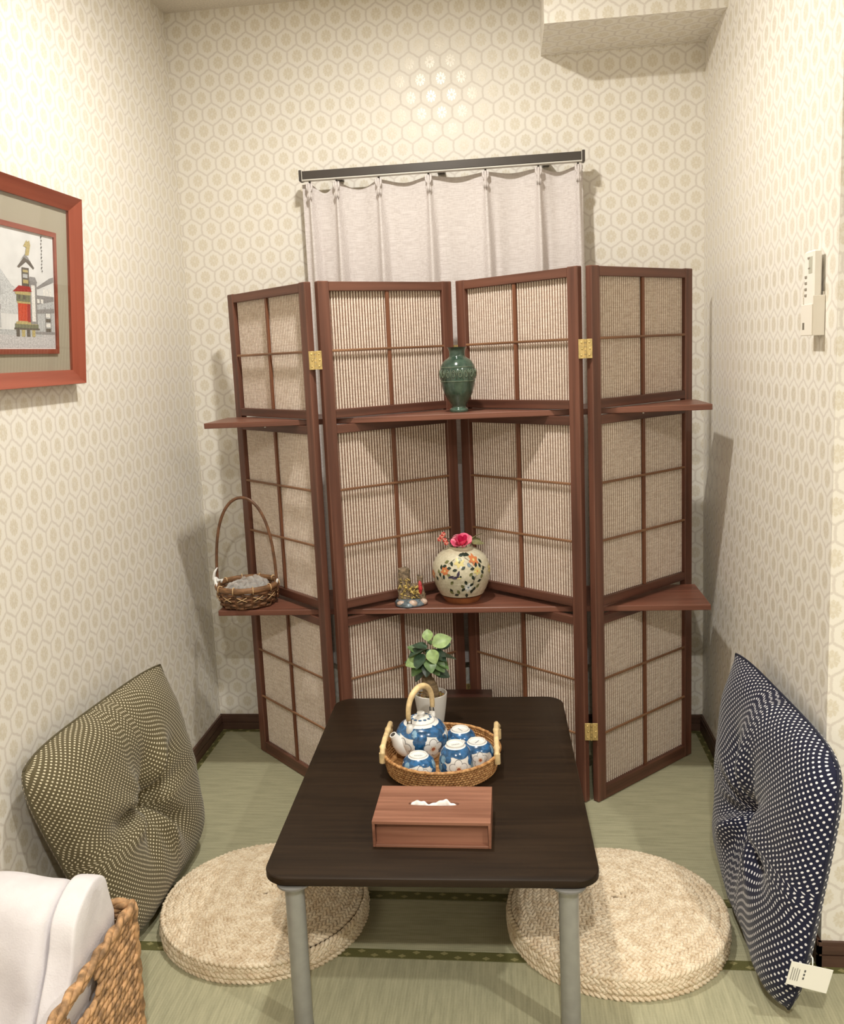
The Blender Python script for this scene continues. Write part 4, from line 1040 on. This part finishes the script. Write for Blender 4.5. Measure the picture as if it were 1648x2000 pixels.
# ------------------------------------------------------------------ wicker gift basket with tall handle
wb = thing('wicker_gift_basket', 'small brown wicker basket with tall hoop handle on the lower shelf', 'basket', (-.8345, -.372, Z2))
WK = plain('dark_wicker', (118, 84, 60), .55, .4, var=.3, scale=50); WK2 = plain('wicker_band', (134, 98, 68), .5, .4, var=.2, scale=40, stretch=(1, 1, 4)); PALE = plain('pale_binding', (206, 172, 128), .5)
RB = lambda z: .080+.013*min(1, z/.062)
m = MB(); m.lathe([(0, .003), (.078, .003), (.080, .006), (0, .008)], 36, caps=False); obj('basket_base', m, WK, wb, True)
m = MB(); NS = 22
for k in range(NS):
    a = 2*PI*k/NS; m.tube([(RB(z)*math.cos(a), RB(z)*math.sin(a), z) for z in (.003, .025, .05, .064)], .0022, 5, flat=2.2)
obj('stakes', m, WK, wb, True)
for j in range(6):
    z = .0075+j*.0082; m = MB()
    pts = [((RB(z)+.0040*math.sin(NS/2*2*PI*k/132+j*PI))*math.cos(2*PI*k/132), (RB(z)+.0040*math.sin(NS/2*2*PI*k/132+j*PI))*math.sin(2*PI*k/132), z+.0012*math.sin(k*.35+j)) for k in range(132)]
    m.tube(pts, .0042, 6, closed=True, flat=.55, upv=(0, 0, 1)); obj('weaver', m, WK, wb, True)
for zo, ro in ((.0625, .0965), (.0625, .0895)):
    m = MB(); m.tube([(ro*math.cos(2*PI*k/64), ro*math.sin(2*PI*k/64), zo) for k in range(64)], .0082, 8, closed=True, flat=.32, upv=(0, 0, 1)); obj('rim_hoop', m, WK2, wb, True)
for k in range(10):
    a = 2*PI*k/10+.15; m = MB(); c, s = math.cos(a), math.sin(a)
    m.tube([(r*c, r*s, z) for r, z in ((.0990, .053), (.1005, .062), (.098, .0715), (.093, .0735), (.0875, .071), (.0865, .060))], .0016, 5, flat=1.6); obj('rim_binding', m, PALE, wb, True)
for k in range(12):
    a = 2*PI*k/12+.1
    for s in (-1, 1):
        m = MB(); m.tube([((RB(.035)+.0085)*math.cos(a+s*q*.16), (RB(.035)+.0085)*math.sin(a+s*q*.16), .036+q*.0065) for q in (-1, -.33, .33, 1)], .0011, 5); obj('cross_stitch', m, PALE, wb, True)
m = MB(); hp = [(.0945*math.cos(PI*k/36)*(1.0+.06*math.sin(PI*k/36)**2), .0, .05+.285*math.sin(PI*k/36)**.78) for k in range(37)]; hp = [(-.0945, 0, .02)]+[(p[0]*-1, p[1], p[2]) for p in hp]+[(.0945, 0, .02)]
m.tube(hp, .0028, 8, flat=1.7, upv=(0, 1, 0)); obj('hoop_handle', m, plain('handle_cane', (112, 76, 52), .35, var=.2, scale=30), wb, True)
WC = plain('white_cord', (236, 234, 230), .7)
m = MB(); m.tube([(-.096, -.004, .062), (-.104, -.008, .085), (-.098, -.010, .105), (-.090, -.004, .118)], [.003, .0045, .004, .0015], 6, flat=1.8); m.tube([(-.096, -.006, .085), (-.085, -.016, .078), (-.072, -.02, .083), (-.076, -.022, .074)], [.003, .004, .003, .002], 6, flat=1.6); m.tube([(-.098, -.008, .088), (-.092, -.02, .066), (-.084, -.036, .056), (-.074, -.052, .058)], [.003, .004, .003, .002], 6, flat=1.8); obj('tied_cord', m, WC, wb, True)
m = MB(); m.tube([(.094, -.004, .060), (.098, -.008, .072), (.100, -.008, .080)], [.003, .004, .002], 6); obj('tied_cord', m, WC, wb, True)
CE_ = MT('clear_film', 0.12, 0.6); CE_.color((232, 230, 226)); nt = CE_.nt
tr_ = nt.nodes.new('ShaderNodeBsdfTransparent'); mx_ = nt.nodes.new('ShaderNodeMixShader'); mx_.inputs[0].default_value = .38
nt.links.new(tr_.outputs[0], mx_.inputs[1]); nt.links.new(CE_.b.outputs[0], mx_.inputs[2]); nt.links.new(mx_.outputs[0], nt.nodes['Material Output'].inputs[0])
cf = thing('crumpled_film', 'crumpled clear plastic film lying inside the wicker basket', 'plastic film', (-.8345, -.372, Z2+.012))
rnd = random.Random(3); ph = [rnd.uniform(0, 6) for _ in range(12)]
def film(u, v):
    a, r = 2*PI*u, .080*v
    x, y = r*math.cos(a), r*math.sin(a)
    z = .042+.012*(1-v*v)+.007*abs(math.sin(x*75+ph[0]+2*math.sin(y*60)))+.006*abs(math.sin(y*85+ph[1]+2*math.sin(x*55)))+.003*math.sin(x*190+y*160)
    z += .012*math.exp(-((x-.03)**2+(y-.01)**2)/.0012)
    return (x, y, z-.030*v**6)
m = MB(); m.grid(film, 64, 18); obj('film_sheet', m, CE_.m, cf, False)

# ------------------------------------------------------------------ laundry basket with folded towel in the foreground
BK = thing('woven_storage_basket', 'rectangular woven water-hyacinth basket in the front left corner', 'basket', (-.905, -1.74, 0))
HYA = plain('water_hyacinth', (176, 138, 100), .65, .3, var=.30, scale=55); HYD = plain('hyacinth_core', (112, 78, 48), .85, .1)
bx0, bx1, by0, by1, bz = -.155, .150, -.215, .215, .30
def inhole(t, z): return abs(t-.005) < .052 and .240 < z < .287
for nm, p, q_, ax in (('right_side', (bx1, by0), (bx1, by1), 1), ('left_side', (bx0, by0), (bx0, by1), 1), ('back_side', (bx0, by1), (bx1, by1), 0), ('front_side', (bx0, by0), (bx1, by0), 0)):
    m = MB(); L_ = (q_[0]-p[0]) if ax == 0 else (q_[1]-p[1]); rows = 19; inward = 1 if (p[0] < 0 and ax == 1) or (p[1] < 0 and ax == 0) else -1
    rr = random.Random(len(nm)+4)
    for r in range(rows):
        z = .012+r*(bz-.024)/(rows-1); n = int(L_/.0215); fl_ = 1+.03*(z/bz)
        for k in range(n):
            t = (k+.5+(.5 if r % 2 else 0))/n-.5
            t *= L_
            if abs(t) > L_/2-.006: continue
            if ax == 1 and inhole(t, z): continue
            c = Vector((p[0]*fl_, t*fl_, z)) if ax == 1 else Vector((t*fl_, p[1]*fl_, z))
            al = Vector((0, 1, 0)) if ax == 1 else Vector((1, 0, 0)); ou = Vector((1, 0, 0)) if ax == 1 else Vector((0, 1, 0))
            dz = .42*(1 if r % 2 else .75)
            dv = (al+Vector((0, 0, dz))).normalized()
            m.lump(c+ou*rr.uniform(-.0015, .0015), (dv*.0185, ou*.0062, ou.cross(dv)*.0064), 8, 5)
    if ax == 1:
        for t in (-L_/2, L_/2):
            m.tube([(p[0]*(1+.03*z/bz)+.002*math.sin(z*160), t*(1+.03*z/bz), z) for z in [bz*k/24 for k in range(25)]], .0085, 8)
    o = obj(nm, m, HYA, BK, True); o['kind'] = 'stuff'
m = MB(); cpts = [(x*1.03, y*1.03, bz) for x, y in ((bx1, by0), (bx1, by1), (bx0, by1), (bx0, by0))]
for off in (0, 1):
    pts = []
    for i in range(4):
        a, b = Vector(cpts[i]), Vector(cpts[(i+1) % 4]); n = 30
        for k in range(n):
            ph_ = (k+i*n)*.9+off*PI; pts.append(a+(b-a)*(k/n)+Vector((0, 0, .0045*math.sin(ph_)))+((Vector((1, 0, 0)) if i in (0, 2) else Vector((0, 1, 0)))*.0045*math.cos(ph_)))
    m.tube(pts, .0068, 7, closed=True)
obj('rim', m, HYA, BK, True)
m = MB(); m.box((bx0, by0, .002), (bx1, by1, .012)); obj('basket_base', m, HYD, BK)
t_ = MT('towel_white', 0.9, 0.1); n1 = t_.noise(300, 3); n2 = t_.noise(14, 3); t_.color(t_.mix(n2.step(.3, .7), (218, 213, 216), (230, 226, 228))); t_.bump(n1*.5+n2*2.0, .35, .003); TOW = t_.m
tw = thing('folded_towel', 'white folded towel standing in the woven storage basket', 'towel', (-.905, -1.74, .0125))
def slab(x0, x1, y0, y1, z1, seed, lean=0.0):
    rr = random.Random(seed); ph = [rr.uniform(0, 6) for _ in range(6)]
    path = []; r = (y1-y0)/2; zc = z1-r*.75
    for k in range(13): path.append((y0, zc*k/12))
    for k in range(1, 14): a = PI-PI*k/14; path.append(((y0+y1)/2+r*math.cos(a), zc+r*.75*math.sin(a)))
    for k in range(13): path.append((y1, zc*(1-k/12)))
    n = len(path)-1
    def f(u, v):
        i = min(n, int(round(v*n))); y, z = path[i]; s = (u-.5)*2
        e = max(0, 1-abs(s)**16)**.5
        yc = (y0+y1)/2; yy = yc+(y-yc)*(.35+.65*e)
        if i <= n//2: yy -= lean*(1-(z/z1)**1.5)
        x = x0+(x1-x0)*u
        w_ = .008*math.sin(z*26+x*9+ph[0])+.006*math.sin(x*33+z*12+ph[1])+.004*math.sin(z*60+x*20+ph[2])
        top = .006*math.sin(x*16+ph[3])
        return (x, yy+w_*e, max(0.001, z*(1-.04*(1-e))+(top if z > zc*.8 else 0)))
    mb = MB(); mb.grid(f, 36, n)
    for u in (0, 1):
        L_ = [f(u, k/n) for k in range(n+1)]; mb.poly(L_ if u == 0 else L_[::-1])
    return mb
obj('fold', slab(-.138, .087, .062, .172, .397, 1, .19), TOW, tw, True)
obj('fold', slab(.0880, .136, .066, .174, .394, 2, .185), TOW, tw, True)

# ------------------------------------------------------------------ little chest behind the table
ch = thing('small_chest', 'small dark red-brown chest with metal bail handle behind the table', 'chest', (-.165, -.372, 0))
obj('body', bx((-.077, -.052, .004), (.077, .052, .236), .003), CHESTW, ch)
ldd = obj('lid', bx((-.078, -.053, .2365), (.078, .053, .2705), .003), CHESTW, ch)
OLD = plain('old_brass', (150, 128, 88), .35, .5, .8, var=.2, scale=60)
m = MB(); m.tube([(-.028, -.056, .266), (-.024, -.060, .264), (-.017, -.062, .2575), (.017, -.062, .2575), (.024, -.060, .264), (.028, -.056, .266)], .0018, 8); obj('bail_handle', m, OLD, ldd, True)
for s in (-1, 1):
    m = MB(); m.lathe([(.006, 0), (.006, .002), (.003, .004), (0, .004)], 12, caps=False); q = obj('handle_plate', m, OLD, ldd, True, loc=(s*.028, -.053, .2635)); q.rotation_euler = (PI/2, 0, 0)
